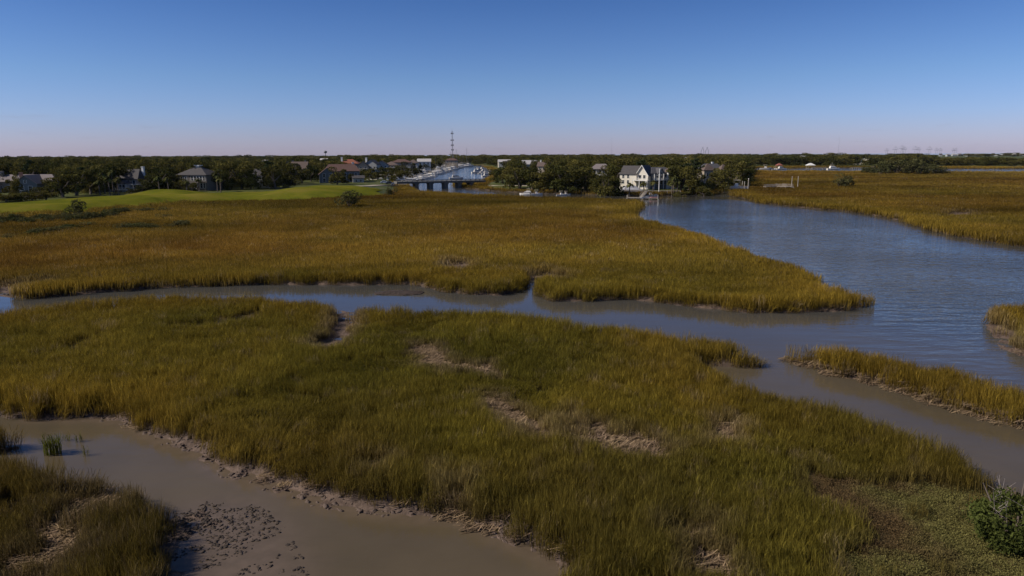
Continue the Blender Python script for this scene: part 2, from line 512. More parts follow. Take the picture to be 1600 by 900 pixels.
def ground_z(X, Y, full=False):
    sd, which = land_sd(X, Y)
    up = sdf(X, Y, UPLAND)
    golf = sdf(X, Y, GOLF)
    r = np.hypot(X, Y)
    z = np.where(sd > 0, -0.04 + 0.44 * sstep(0, np.where(seg_dist(X, Y, CREEK_BANK, False) < 4, 1.4, .55), sd) + 0.1 * sstep(1, 12, sd), -0.02 + np.maximum(sd * 0.16, -1.6))
    z = z + np.where(r < 90, (0.10 + .04 * (seg_dist(X, Y, CREEK_BANK, False) < 4)) * fbm(X, Y, 0.7, 5, 4) * sstep(-1.0, 0.4, sd), 0)
    mf = sdf(X, Y, MUDFLAT)
    z = z + sstep(-2.2, 0.6, mf) * (0.17 * fbm(X, Y, 1.0, 44, 4) + 0.13 * (1 - np.clip(-sd / 5, 0, 1))) * (sd < 0.5)
    sl = patch_sd(X, Y, SLOUGH, 0.4)
    z = np.where(sl > -0.6, z - (z - 0.03 - 0.07 * fbm(X, Y, 0.9, 50, 3)) * sstep(-0.6, 0.3, sl), z)
    z = z + 1.1 * sstep(0, 9, up) * (sd > 0)
    mound = sstep(-2, 14, golf) * (1.0 + 1.3 * fbm(X, Y, 27, 61, 2)) * (sd > 0)
    z = z + mound
    z = z + 0.8 * sstep(60, 600, up)
    return (z, sd, which, up, golf) if full else z


# ------------------------------------------------------------------ ground and water sheets (one grid, finer where the photo sees more)
rad = [0.6]
while rad[-1] < 13000: rad.append(rad[-1] + (max(0.10, rad[-1] * 0.0078) if rad[-1] > 20 else 1.2))
rad = np.array(rad)
fa = np.linspace(-46, 46, 480)
side = np.concatenate([np.linspace(-180, -46, 36)[:-1], fa, np.linspace(46, 180, 36)[1:-1]])
ang = np.radians(side)
Rr, Aa = np.meshgrid(rad, ang, indexing='ij')
GX, GY = Rr * np.sin(Aa), Rr * np.cos(Aa)
GZ, GSD, GWH, GUP, GGO = ground_z(GX, GY, True)
nr, na = GX.shape
ii, jj = np.meshgrid(np.arange(nr - 1), np.arange(na), indexing='ij')
j2 = (jj + 1) % na
QUADS = np.stack([ii * na + jj, ii * na + j2, (ii + 1) * na + j2, (ii + 1) * na + jj], -1).reshape(-1, 4)
QUADS = QUADS[:, ::-1]

# --- ground
m, nt, b = new_mat('ground_mud_and_soil')
N, L = nt.nodes, nt.links
geo = N.new('ShaderNodeNewGeometry')


def tex(scale, det=6, rough=0.6):
    t = N.new('ShaderNodeTexNoise')
    t.inputs['Scale'].default_value, t.inputs['Detail'].default_value, t.inputs['Roughness'].default_value = scale, det, rough
    L.new(geo.outputs['Position'], t.inputs['Vector'])
    return t.outputs['Fac']


def ramp(fac, stops):
    r = N.new('ShaderNodeValToRGB')
    e = r.color_ramp.elements
    e[0].position, e[0].color = stops[0][0], (*stops[0][1], 1)
    e[1].position, e[1].color = stops[-1][0], (*stops[-1][1], 1)
    for p, c in stops[1:-1]:
        q = e.new(p); q.color = (*c, 1)
    L.new(fac, r.inputs['Fac'])
    return r.outputs['Color']


def attr(n):
    a = N.new('ShaderNodeAttribute'); a.attribute_name = n
    return a.outputs['Fac']


def mixc(f, a, bb):
    q = N.new('ShaderNodeMix'); q.data_type = 'RGBA'
    L.new(f, q.inputs['Factor']); L.new(a, q.inputs['A']); L.new(bb, q.inputs['B'])
    return q.outputs['Result']


mud = ramp(tex(1.9, 8, .7), [(.3, (.06, .042, .032)), (.5, (.14, .097, .074)), (.7, (.23, .162, .127))])
litter = ramp(tex(3.0, 8, .7), [(.3, (.05, .036, .018)), (.55, (.12, .085, .036)), (.75, (.2, .145, .07))])
soil = ramp(tex(.25, 8, .7), [(.3, (.04, .05, .012)), (.5, (.07, .08, .02)), (.7, (.14, .12, .04))])
wetmud = ramp(tex(1.9, 8, .7), [(.3, (.045, .032, .024)), (.5, (.085, .06, .045)), (.7, (.15, .105, .08))])
c = mixc(attr('wet'), mud, wetmud)
c = mixc(attr('marsh'), c, litter)
c = mixc(attr('upland'), c, soil)
L.new(c, b.inputs['Base Color'])
b.inputs['Roughness'].default_value = 0.75
b.inputs['Specular IOR Level'].default_value = 0.1
bp = N.new('ShaderNodeBump'); bp.inputs['Strength'].default_value = 0.65; bp.inputs['Distance'].default_value = 0.12
L.new(tex(6.0, 8, .7), bp.inputs['Height']); L.new(bp.outputs['Normal'], b.inputs['Normal'])
M_GROUND = m
wr = patch_sd(GX, GY, WRACK + SLOUGH, .5)
marsh = sstep(0.2, 1.6, GSD - np.where(seg_dist(GX, GY, CREEK_BANK, False) < 5, .8, 0)) * (1 - sstep(-.8, .3, wr))
wet = (1 - sstep(3, 6, seg_dist(GX, GY, CREEK_BANK, False))) * .25 + sstep(3, 6, seg_dist(GX, GY, CREEK_BANK, False)) * (.55 + .45 * fbm(GX, GY, 6, 57, 2)) * (1 - sstep(-.6, .2, wr) * .8) * (1 - .8 * sstep(-2, 0, sdf(GX, GY, MUDFLAT)))
wet = np.clip(wet, 0, 1)
gz = np.where(GGO > 0.5, GZ - 0.35 * sstep(0.5, 4, GGO), GZ)
ground = np_mesh('ground', np.stack([GX, GY, gz], -1).reshape(-1, 3), QUADS, [M_GROUND],
                 {'wet': ('FLOAT', wet.ravel()), 'marsh': ('FLOAT', marsh.ravel()), 'upland': ('FLOAT', sstep(-2, 5, GUP).ravel())}, True)
tag(ground, 'pinkish brown mud and marsh soil under the grass', 'ground', None, 'structure')

# --- water
m, nt, b = new_mat('estuary_water')
N, L = nt.nodes, nt.links
geo = N.new('ShaderNodeNewGeometry')
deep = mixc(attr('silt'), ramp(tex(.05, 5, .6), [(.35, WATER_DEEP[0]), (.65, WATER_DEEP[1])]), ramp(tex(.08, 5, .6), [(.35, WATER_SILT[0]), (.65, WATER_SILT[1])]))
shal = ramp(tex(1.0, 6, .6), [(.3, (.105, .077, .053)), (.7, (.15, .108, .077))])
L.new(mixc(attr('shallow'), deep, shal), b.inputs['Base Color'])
b.inputs['Roughness'].default_value = 0.06
b.inputs['IOR'].default_value = 1.333
b.inputs['Specular IOR Level'].default_value = 0.5
mp = N.new('ShaderNodeMapping'); mp.inputs['Scale'].default_value = (0.45, 1.5, 1); mp.inputs['Rotation'].default_value = (0, 0, R(14))
L.new(geo.outputs['Position'], mp.inputs['Vector'])
w1 = N.new('ShaderNodeTexNoise'); w1.inputs['Scale'].default_value = 0.5; w1.inputs['Detail'].default_value = 4; w1.inputs['Roughness'].default_value = 0.55
L.new(mp.outputs['Vector'], w1.inputs['Vector'])
gust = N.new('ShaderNodeTexNoise'); gust.inputs['Scale'].default_value = 0.028; gust.inputs['Detail'].default_value = 4
L.new(geo.outputs['Position'], gust.inputs['Vector'])
gm = N.new('ShaderNodeMapRange'); gm.inputs['From Min'].default_value, gm.inputs['From Max'].default_value = .35, .62
gm.inputs['To Min'].default_value, gm.inputs['To Max'].default_value = 0.35, 1.0
L.new(gust.outputs['Fac'], gm.inputs['Value'])
mu = N.new('ShaderNodeMath'); mu.operation = 'MULTIPLY'
L.new(gm.outputs['Result'], mu.inputs[0]); L.new(attr('ripple'), mu.inputs[1])
mu2 = N.new('ShaderNodeMath'); mu2.operation = 'MULTIPLY'
L.new(mu.outputs['Value'], mu2.inputs[0]); L.new(w1.outputs['Fac'], mu2.inputs[1])
bp = N.new('ShaderNodeBump'); bp.inputs['Strength'].default_value = 1.0; bp.inputs['Distance'].default_value = 0.48
L.new(mu2.outputs['Value'], bp.inputs['Height']); L.new(bp.outputs['Normal'], b.inputs['Normal'])
M_WATER = m
RIVER = poly([(1000, 325), (1100, 312), (1180, 318), (1330, 333), (1480, 372), (1700, 410), (1700, 590), (1545, 560), (1460, 545), (1385, 470), (1290, 430), (1150, 375)])
rv = sstep(-14, 10, sdf(GX, GY, RIVER))
ripple = 0.06 + 0.94 * rv
far = np.hypot(GX, GY)
ripple = np.where(far > 280, 0.55, ripple)
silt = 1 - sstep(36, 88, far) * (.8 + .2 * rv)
shallow = sstep(-1.2, 0.0, GSD) * (seg_dist(GX, GY, CREEK_BANK, False) < 5)
shallow = np.maximum(shallow * .8, sstep(-2.5, 1.0, sdf(GX, GY, MUDFLAT)))
keep = (GZ < 0.12).ravel()
qk = keep[QUADS].any(1)
used = np.unique(QUADS[qk])
remap = np.full(keep.size, -1); remap[used] = np.arange(len(used))
WV = np.stack([GX, GY, np.zeros_like(GX)], -1).reshape(-1, 3)[used]
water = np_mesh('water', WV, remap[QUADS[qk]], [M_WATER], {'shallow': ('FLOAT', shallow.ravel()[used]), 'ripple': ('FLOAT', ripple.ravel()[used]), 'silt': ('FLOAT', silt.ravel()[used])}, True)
tag(water, 'brown and blue tidal water of the river and creeks', 'water', None, 'structure')

# --- fairway: a sheet of its own over the mounds
gr = np.array([[x, y] for x, y in GOLF])
xs = np.arange(gr[:, 0].min(), min(gr[:, 0].max(), 20) + 3, 1.8)
xs = xs[xs > -420]
ys = np.arange(170, 345, 1.8)
FX, FY = np.meshgrid(xs, ys, indexing='ij')
FZ, _, _, _, FG = ground_z(FX, FY, True)
FG2 = FG + 3.5 * fbm(FX, FY, 12, 71, 4)
ni, nj = FX.shape
a, c2 = np.meshgrid(np.arange(ni - 1), np.arange(nj - 1), indexing='ij')
q = np.stack([a * nj + c2, (a + 1) * nj + c2, (a + 1) * nj + c2 + 1, a * nj + c2 + 1], -1).reshape(-1, 4)
kq = (FG2.ravel() > 0.8)[q].all(1)
used = np.unique(q[kq]); remap = np.full(FX.size, -1); remap[used] = np.arange(len(used))
m, nt, b = new_mat('mown_lawn')
N, L = nt.nodes, nt.links
geo = N.new('ShaderNodeNewGeometry')
lawn = ramp(tex(.06, 6, .7), [(.36, (.075, .083, .011)), (.5, (.12, .12, .013)), (.64, (.165, .138, .024))])  # grass tones; the darker patches also paint in shadows of the mounds
L.new(lawn, b.inputs['Base Color']); b.inputs['Roughness'].default_value = 1; b.inputs['Specular IOR Level'].default_value = 0
bp = N.new('ShaderNodeBump'); bp.inputs['Strength'].default_value = .5; bp.inputs['Distance'].default_value = .2
L.new(tex(1.5, 6, .7), bp.inputs['Height']); L.new(bp.outputs['Normal'], b.inputs['Normal'])
M_LAWN = m
fw = np_mesh('fairway', np.stack([FX, FY, FZ + .02], -1).reshape(-1, 3)[used], remap[q[kq]], [M_LAWN], None, True)
tag(fw, 'rolling bright green golf fairway before the dark trees', 'fairway', None, 'structure')
# ------------------------------------------------------------------ marsh grass
def clump(n, rad, h0, h1, w, lean, leafy, seed, droop=0.25, lay=0.0):
    """one clump of blades and leaves; 'h' runs 0..1 up each blade, 'tone' differs blade by blade"""
    g = np.random.default_rng(seed)
    V, Fc, Hh, To = [], [], [], []
    for k in range(n):
        a, q = g.uniform(0, 6.283), rad * math.sqrt(g.uniform(0, 1))
        bx, by = q * math.cos(a), q * math.sin(a)
        H = g.uniform(h0, h1)
        d = g.uniform(0, 6.283)
        s = abs(g.normal(0, lean)) + lay
        dx, dy = math.cos(d) * s, math.sin(d) * s
        if lay: dx, dy = abs(dx), dy * .5
        f = g.uniform(0, 6.283)
        wx, wy = math.cos(f) * w / 2, math.sin(f) * w / 2
        tone = g.uniform(.45, 1.5)
        if g.uniform() < 0.14: tone *= 1.7
        strips = [((bx, by, 0), (dx, dy), H, 1.0, 0.0)]
        for _ in range(leafy):
            hb = g.uniform(.3, .75)
            e = g.uniform(0, 6.283)
            strips.append(((bx + dx * H * hb * .6, by + dy * H * hb * .6, H * hb), (math.cos(e) * .5, math.sin(e) * .5), H * g.uniform(.22, .4), 1.0, hb))
        for (ox, oy, oz), (tx, ty), hh, ww, hb in strips:
            i = len(V)
            m_ = .55
            V += [(ox - wx * ww, oy - wy * ww, oz), (ox + wx * ww, oy + wy * ww, oz),
                  (ox + tx * hh * m_ * .6 - wx * .8 * ww, oy + ty * hh * m_ * .6 - wy * .8 * ww, oz + hh * m_), (ox + tx * hh * m_ * .6 + wx * .8 * ww, oy + ty * hh * m_ * .6 + wy * .8 * ww, oz + hh * m_),
                  (ox + tx * hh, oy + ty * hh, oz + hh * (1 - droop * min(1, math.hypot(tx, ty))))]
            Hh += [hb, hb, hb + (1 - hb) * m_, hb + (1 - hb) * m_, 1.0]
            To += [tone] * 5
            Fc += [(i, i + 1, i + 3), (i, i + 3, i + 2), (i + 2, i + 3, i + 4)]
    Hh = np.clip(np.array(Hh) * 1.7, 0, 1)
    return np_mesh('blades', V, Fc, [M_GRASS], {'h': ('FLOAT', Hh), 'tone': ('FLOAT', To)}, False, False)


M_GRASS = leaf_mat('cordgrass_blades', (.115, .08, .032), 0.38, attr='col')


def protos(kind):
    if kind == 'near':
        return [clump(64, .5, .72, 1.2, .0145, .075, 1, 100 + k, .15) for k in range(5)] + [clump(46, .5, .7, 1.15, .018, .18, 1, 120 + k, .4, .45) for k in range(2)]
    return [clump(60, .8, .75, 1.1, .032, .12, 0, 140 + k) for k in range(4)]


def scatter_candidates(r0, r1, dens, power, knee, half=R(50)):
    """random points, thinner with distance"""
    rr = np.linspace(r0, r1, 4000)
    dn = dens * np.minimum(1, (knee / rr)) ** power
    pdf = dn * rr
    cdf = np.cumsum(pdf); tot = cdf[-1] * (rr[1] - rr[0]) * 2 * half
    n = int(tot)
    r = np.interp(RNG.uniform(0, 1, n), cdf / cdf[-1], rr)
    a = RNG.uniform(-half, half, n)
    d = dens * np.minimum(1, (knee / r)) ** power
    return r * np.sin(a), r * np.cos(a), r, np.sqrt(dens / d)


CX, CY, CR, CS = scatter_candidates(16, 900, G_DENS, 1.35, 42)
cz, csd, cwh, cup, cgo = ground_z(CX, CY, True)
bare = patch_sd(CX, CY, WRACK + SLOUGH, 1.0)
gap = patch_sd(CX, CY, GAPS, .4)
cov = sdf(CX, CY, COVER) + 1.2 * fbm(CX, CY, 2.5, 33, 3)
mfl = sdf(CX, CY, MUDFLAT)
edge = csd - bank_width(CX, CY)
thin = RNG.uniform(0, 1, len(CX))
ok = (edge > 0.0) & (bare < -0.1) & (gap < 0) & ((cov < 0) | (thin < .02)) & (cup < RNG.uniform(-4, 1.5, len(CX))) & (thin < sstep(-.5, .5, edge + .4)) & (cz > -.03)
ok &= ~((mfl > 0) & (csd < .6))
CX, CY, CR, CS, cz, csd, cwh, bare, edge, cov = (q[ok] for q in (CX, CY, CR, CS, cz, csd, cwh, bare, edge, cov))
n = len(CX)
# colour: olive inland near the camera, gold at the water's edge, rust brown farther back
big = fbm(CX, CY, 42, 11, 4)
mid = fbm(CX, CY, 9, 12, 4)
sml = fbm(CX, CY, 2.0, 13, 3)
patchy = fbm(CX * .45, CY, 60, 14, 3)
olive, gold, rust, green, straw = (np.array(c) for c in G_COL)
dist = sstep(60, 125, CR + 10 * big)
rim = (1 - sstep(0, 7 + CR * .03, csd)) * sstep(28, 48, CR + 6 * mid)
t_rust = np.clip(dist * (.75 + .5 * fbm(CX * .5, CY, 45, 25, 3)) + .13 * mid, 0, 1)
t_rust = np.where((cwh == 4) | (cwh == 5), np.clip(t_rust + .45, 0, 1), t_rust)
t_gold = np.clip(.28 * mid + .22 + .75 * rim + .3 * np.clip(-patchy, 0, 1) * dist, 0, 1)
t_green = np.clip((fbm(CX, CY, 26, 15, 3) - .25) * 1.1, 0, .5) * (1 - dist * .75)
col = olive + (rust - olive) * t_rust[:, None]
col = col + (gold - col) * (t_gold * .8)[:, None]
col = col + (green - col) * t_green[:, None]
dead = sstep(-1.6, -.1, bare) * .65 + (RNG.uniform(0, 1, n) < np.where(cwh == 1, .2, .035)) * .7
dead = np.maximum(dead, sstep(-.8, 0, cov) * .2)
col = col + (straw - col) * np.clip(dead, 0, 1)[:, None]
fine = 1 - .7 * sstep(70, 160, CR)
lum = 1 + .2 * mid + (.13 * sml + RNG.normal(0, .08, n)) * fine
lum = lum * np.where(CR > 100, 1 + .5 * patchy + .3 * fbm(CX * .35, CY, 17, 24, 3), 1)
umber = np.clip((1 - sstep(34, 62, CR + 9 * big)) * (.3 + .5 * fbm(CX, CY, 14, 27, 3)), 0, .5)
col = col + (np.array((.105, .075, .022)) - col) * umber[:, None]
lowr = (cwh == 1) | (cwh == 2)
col = np.where(lowr[:, None], (col * .6 + np.array((.10, .062, .022)) * .4) * .85, col)
col = col * np.clip(lum, .35, 1.7)[:, None]
hgt = .95 + .12 * mid + (.06 * sml + RNG.normal(0, .07, n)) * (1 - .6 * sstep(70, 160, CR)) + .38 * (1 - sstep(0, 5, csd)) - .25 * sstep(30, 120, csd) - .3 * sstep(-1.0, 0, bare) - .12 * sstep(-2, 0, cov)
hgt = np.where(edge < .35, hgt * RNG.uniform(.55, 1.1, n), hgt)
hgt = np.clip(hgt, .35, 1.7)
lean_f = fbm(CX, CY, 6, 16, 3)
lodge = (fbm(CX, CY, 11, 17, 3) > .6) & (CR < 110) | (edge < .6) & (RNG.uniform(0, 1, n) < .4) & (CR < 90)
rot = np.stack([.12 * lean_f + RNG.normal(0, .05, n), .10 + .12 * fbm(CX, CY, 8, 18, 2) + RNG.normal(0, .05, n), RNG.uniform(0, 6.283, n)], -1)
rot[lodge, 2] = (2.2 * fbm(CX, CY, 5, 19, 2) - .4)[lodge]
scl = np.stack([CS, CS, hgt * np.minimum(1.12, .95 + CR / 1500)], -1)
near = CR < 95
LABELS = {0: 'olive cordgrass covering the wide marsh island between two creeks', 1: 'ragged olive brown cordgrass beside the muddy creek bend',
          2: 'dark cordgrass hummock at the edge of the shallow pool', 3: 'rust and gold cordgrass plain reaching back to houses and fairway',
          4: 'golden brown cordgrass on the long narrow spit in the river', 5: 'reddish cordgrass on the rounded point jutting into the river'}
NAMES = {0: 'marsh_grass', 1: 'creek_side_grass', 2: 'pool_edge_grass', 3: 'salt_meadow_grass', 4: 'spit_grass', 5: 'river_point_grass'}
for k in LABELS:
    for lod in (0, 1):
        s = (cwh == k) & (near if lod == 0 else ~near)
        if k != 3 and lod == 1: continue
        if k != 3: s = cwh == k
        if s.sum() == 0: continue
        pr = protos('near' if lod == 0 else 'far')
        if lod == 0: idx = np.where(lodge[s], 5 + (RNG.integers(0, 2, s.sum())), RNG.integers(0, 5, s.sum()))
        else: idx = RNG.integers(0, 4, s.sum())
        nm, lb = NAMES[k], LABELS[k]
        if k == 3 and lod == 0: nm, lb = 'creek_bank_grass', 'tall cordgrass along the far bank of the middle creek'
        scatter(nm, np.stack([CX, CY, cz - .03], -1)[s], rot[s], scl[s], idx, pr, lb, 'marsh grass', {'col': ('FLOAT_VECTOR', col[s])})
print('grass clumps', n)

# ------------------------------------------------------------------ straw wrack, mud clods, low ground cover
M_STRAW = leaf_mat('dead_straw', (.30, .21, .12), 0.1, hue=(.22, .15, .10))


def straw_mat(seed):
    g = np.random.default_rng(seed)
    V, Fc, To = [], [], []
    for k in range(46):
        x, y = g.uniform(-.5, .5, 2); a = g.normal(.3, .7); l = g.uniform(.2, .7); w = g.uniform(.008, .02)
        z0, z1 = g.uniform(.0, .12), g.uniform(.0, .22)
        dx, dy = math.cos(a) * l / 2, math.sin(a) * l / 2
        nx, ny = -math.sin(a) * w, math.cos(a) * w
        i = len(V)
        V += [(x - dx - nx, y - dy - ny, z0), (x - dx + nx, y - dy + ny, z0), (x + dx + nx, y + dy + ny, z1), (x + dx - nx, y + dy - ny, z1)]
        Fc.append((i, i + 1, i + 2, i + 3)); To += [g.uniform(.4, 1.35)] * 4
    return np_mesh('straw', V, Fc, [M_STRAW], {'tone': ('FLOAT', To)}, False, False)


SPIT_FRONT = poly([(1700, 690), (1600, 668), (1540, 652), (1480, 634), (1420, 614), (1370, 600), (1300, 580), (1260, 568)])
X, Y, r_, s_ = scatter_candidates(18, 110, 9, 1.0, 60)
b1 = patch_sd(X, Y, WRACK, .9)
sd_, wh_ = land_sd(X, Y)
bank_straw = (sd_ > .1) & (sd_ < 1.3) & (fbm(X, Y, 6, 77, 2) > .15) & (RNG.uniform(0, 1, len(X)) < .06) | ((wh_ == 4) & (sd_ > -.25) & (sd_ < 1.7) & (seg_dist(X, Y, SPIT_FRONT, False) < 4) & (RNG.uniform(0, 1, len(X)) < .8))
ok = ((b1 > -.9) & (RNG.uniform(0, 1, len(X)) < sstep(-.9, .1, b1) * .85)) | bank_straw
X, Y = X[ok], Y[ok]
n = len(X)
scatter('straw_wrack', np.stack([X, Y, ground_z(X, Y) + .01], -1), np.stack([RNG.normal(0, .1, n), RNG.normal(0, .1, n), RNG.uniform(-.6, .6, n)], -1),
        np.repeat(RNG.uniform(.7, 1.3, n)[:, None], 3, 1), RNG.integers(0, 3, n), [straw_mat(300 + k) for k in range(3)],
        'pale dead straw washed into mats in the marsh grass', 'dead grass')

M_CLOD = mat('wet_mud_clod', (.12, .083, .063), .8, .45, 7, .6)
M_SHELL = mat('dark_oyster_clump', (.075, .053, .040), .7, .5, 14, .8)


def clod(seed, m, flat=.6):
    g = np.random.default_rng(seed)
    import bmesh
    b = bmesh.new(); bmesh.ops.create_icosphere(b, subdivisions=2, radius=1)
    V = np.array([v.co[:] for v in b.verts]); Fc = [[v.index for v in f.verts] for f in b.faces]; b.free()
    o = g.uniform(-9, 9, 2)
    k = 1 + .75 * fbm(V[:, 0] + o[0] + V[:, 2] * 1.3, V[:, 1] + o[1] - V[:, 2], 1.1, seed, 3)
    V = V * k[:, None] * np.array([1, g.uniform(.4, .9), flat * .55])
    return np_mesh('clod', V, Fc, [m], None, False, False)


X, Y, r_, s_ = scatter_candidates(18, 120, 30, 1.0, 60)
sd_, _ = land_sd(X, Y)
cb = seg_dist(X, Y, CREEK_BANK, False)
sl = patch_sd(X, Y, SLOUGH, .4)
u = RNG.uniform(0, 1, len(X))
ok = ((cb < 3) & (sd_ > -.25) & (sd_ < 1.25) & (u < .95)) | ((sd_ > -.05) & (sd_ < .5) & (u < .45)) | ((sl > -.2) & (u < .16))
X, Y = X[ok], Y[ok]; n = len(X)
scatter('mud_clods', np.stack([X, Y, ground_z(X, Y) - .02], -1), np.stack([RNG.normal(0, .35, n), RNG.normal(0, .35, n), RNG.uniform(0, 6.28, n)], -1),
        np.repeat((.04 + .15 * RNG.uniform(0, 1, n) ** 3)[:, None], 3, 1), RNG.integers(0, 4, n), [clod(320 + k, M_CLOD) for k in range(4)],
        'crumbling pinkish mud clods lining the creek banks', 'mud')

X, Y, r_, s_ = scatter_candidates(22, 120, 170, 1.0, 60)
mf = sdf(X, Y, MUDFLAT)
sd_, _ = land_sd(X, Y)
far_bank = (sd_ > -.1) & (sd_ < .45) & (Y > 70) & (X < 10)
ok = ((mf > -.6) & (fbm(X * .8 + Y * .6, (Y * .8 - X * .6) * 2.2, 1.6, 88, 3) > .05) & (sd_ < .3)) | (far_bank & (RNG.uniform(0, 1, len(X)) < .9))
X, Y = X[ok], Y[ok]; n = len(X)
scatter('oyster_clumps', np.stack([X, Y, np.maximum(ground_z(X, Y), -.02)], -1), np.stack([RNG.normal(0, .4, n), RNG.normal(0, .4, n), RNG.uniform(0, 6.28, n)], -1),
        np.repeat((.02 + .10 * RNG.uniform(0, 1, n) ** 4)[:, None], 3, 1), RNG.integers(0, 4, n), [clod(340 + k, M_SHELL, .8) for k in range(4)],
        'dark oyster clumps scattered over the mudflat and creek edge', 'oysters')

M_COVER = leaf_mat('saltwort_leaves', (.10, .075, .035), 0.25, attr='col')


def sprig(seed):
    g = np.random.default_rng(seed)
    V, Fc, Hh, To = [], [], [], []
    for k in range(84):
        x, y = g.normal(0, .15, 2); z = g.uniform(.02, .26) * (1 - min(.8, math.hypot(x, y) * 2))
        a, b_ = g.uniform(0, 6.283), g.uniform(.2, 1.1); l, w = g.uniform(.035, .085), g.uniform(.008, .018)
        d = (math.cos(a) * math.cos(b_), math.sin(a) * math.cos(b_), math.sin(b_)); p = (-math.sin(a) * w, math.cos(a) * w, 0)
        i = len(V)
        V += [(x, y, z), (x + d[0] * l * .5 + p[0], y + d[1] * l * .5 + p[1], z + d[2] * l * .5), (x + d[0] * l, y + d[1] * l, z + d[2] * l), (x + d[0] * l * .5 - p[0], y + d[1] * l * .5 - p[1], z + d[2] * l * .5)]
        Fc.append((i, i + 1, i + 2, i + 3)); Hh += [.3, .9, 1, .9]; To += [g.uniform(.65, 1.25)] * 4
    return np_mesh('sprig', V, Fc, [M_COVER], {'h': ('FLOAT', Hh), 'tone': ('FLOAT', To)}, False, False)


X, Y, r_, s_ = scatter_candidates(14, 60, 26, 1.0, 60)
cv = sdf(X, Y, COVER) + 1.0 * fbm(X, Y, 2.2, 35, 3)
sd_, _ = land_sd(X, Y)
ok = (cv > -1.2) & (sd_ > .35) & (RNG.uniform(0, 1, len(X)) < .25 + .75 * sstep(-1.2, 1.0, cv + .8 * fbm(X, Y, 1.2, 36, 2)))
X, Y, cv, sd_ = X[ok], Y[ok], cv[ok], sd_[ok]; n = len(X)
redd = np.clip(1 - sstep(.3, 3.0, cv + 2.2 * fbm(X, Y, 3.5, 37, 3)), 0, 1)
cc = np.array((.205, .185, .058)) + (np.array((.15, .095, .045)) - np.array((.205, .185, .058))) * redd[:, None]
cc = cc * np.clip(1 + .22 * fbm(X, Y, 1.5, 38, 3) + RNG.normal(0, .1, n), .4, 1.8)[:, None]
scatter('saltwort_ground_cover', np.stack([X, Y, ground_z(X, Y) - .01], -1), np.stack([RNG.normal(0, .15, n), RNG.normal(0, .15, n), RNG.uniform(0, 6.28, n)], -1),
        np.repeat(RNG.uniform(.7, 1.4, n)[:, None], 3, 1), RNG.integers(0, 4, n), [sprig(360 + k) for k in range(4)],
        'low pale green saltwort carpet beside the tall grass and bush', 'ground cover', {'col': ('FLOAT_VECTOR', cc)})
# ------------------------------------------------------------------ trees
M_OAK = leaf_mat('live_oak_leaves', (.044, .048, .014), .2, hue=(.125, .105, .028))
M_PINE = leaf_mat('pine_needles', (.030, .042, .018), .15, hue=(.045, .055, .022))
M_PALM = leaf_mat('palm_fronds', (.085, .095, .03), .2, hue=(.11, .10, .035))
M_SHRUB = leaf_mat('shrub_leaves', (.055, .065, .022), .2, hue=(.10, .088, .035))
M_BUSH = leaf_mat('wax_myrtle_leaves', (.075, .088, .022), .3, hue=(.085, .095, .026))
M_BARK = mat('grey_brown_bark', (.13, .10, .08), .9, .3, 6, .5, streak=(1, 1, .25))
M_DEADWOOD = mat('bleached_dead_branch', (.34, .28, .24), .9, .2, 8, .3)


def leaf_quads(cent, size, g, flat=0.0):
    n = len(cent)
    d = g.normal(0, 1, (n, 3)); d /= np.linalg.norm(d, axis=1)[:, None]
    if flat: d[:, 2] = d[:, 2] * (1 - flat) + flat; d /= np.linalg.norm(d, axis=1)[:, None]
    t = np.cross(d, g.normal(0, 1, (n, 3))); t /= np.linalg.norm(t, axis=1)[:, None] + 1e-9
    b_ = np.cross(d, t)
    s = size * g.uniform(.6, 1.4, n)[:, None]
    V = np.stack([cent - t * s, cent - b_ * s * .55, cent + t * s, cent + b_ * s * .55], 1).reshape(-1, 3)
    Fc = np.arange(4 * n).reshape(-1, 4)
    return V, Fc


def crown_mesh(seed, kind='oak', nl=15, per=170, size=.36):
    """crown about 12 m high and 11 m across, lobes of leaf clumps with gaps between"""
    g = np.random.default_rng(seed)
    P_, T_ = [], []
    for k in range(nl):
        a = g.uniform(0, 6.283)
        q = math.sqrt(g.uniform(0, 1))
        if kind == 'oak':
            zc = g.uniform(1.4, 9.6) - 1.4 * q
            c = np.array([math.cos(a) * q * 4.3, math.sin(a) * q * 4.3, zc + 1.2])
            rr = np.array([1.0, 1.0, .72]) * g.uniform(1.3, 2.5)
        elif kind == 'pine':
            zc = g.uniform(5.5, 11.3); q *= .35 + .8 * (11.8 - zc) / 6.5
            c = np.array([math.cos(a) * q * 3.2, math.sin(a) * q * 3.2, zc])
            rr = np.array([1.0, 1.0, .5]) * g.uniform(.8, 1.6)
        else:
            zc = g.uniform(.8, 3.0) - q
            c = np.array([math.cos(a) * q * 1.7, math.sin(a) * q * 1.7, zc + .6])
            rr = np.array([1.0, 1.0, .9]) * g.uniform(.7, 1.2)
        d = g.normal(0, 1, (per, 3)); d /= np.linalg.norm(d, axis=1)[:, None]
        r = g.uniform(.55, 1.08, per) ** .6
        P_.append(c + d * rr * r[:, None]); T_.append(np.full(per, g.uniform(.7, 1.35)))
    C = np.concatenate(P_); T = np.concatenate(T_)
    keep = C[:, 2] > (.15 if kind == 'shrub' else .5)
    C, T = C[keep], T[keep] * g.uniform(.75, 1.25, keep.sum())
    V, Fc = leaf_quads(C, size, g, .25)
    return V, Fc, np.repeat(T, 4)


def crown_obj(seed, kind, m, **kw):
    V, Fc, T = crown_mesh(seed, kind, **kw)
    return np_mesh('crown', V, Fc, [m], {'tone': ('FLOAT', T)}, False, False)


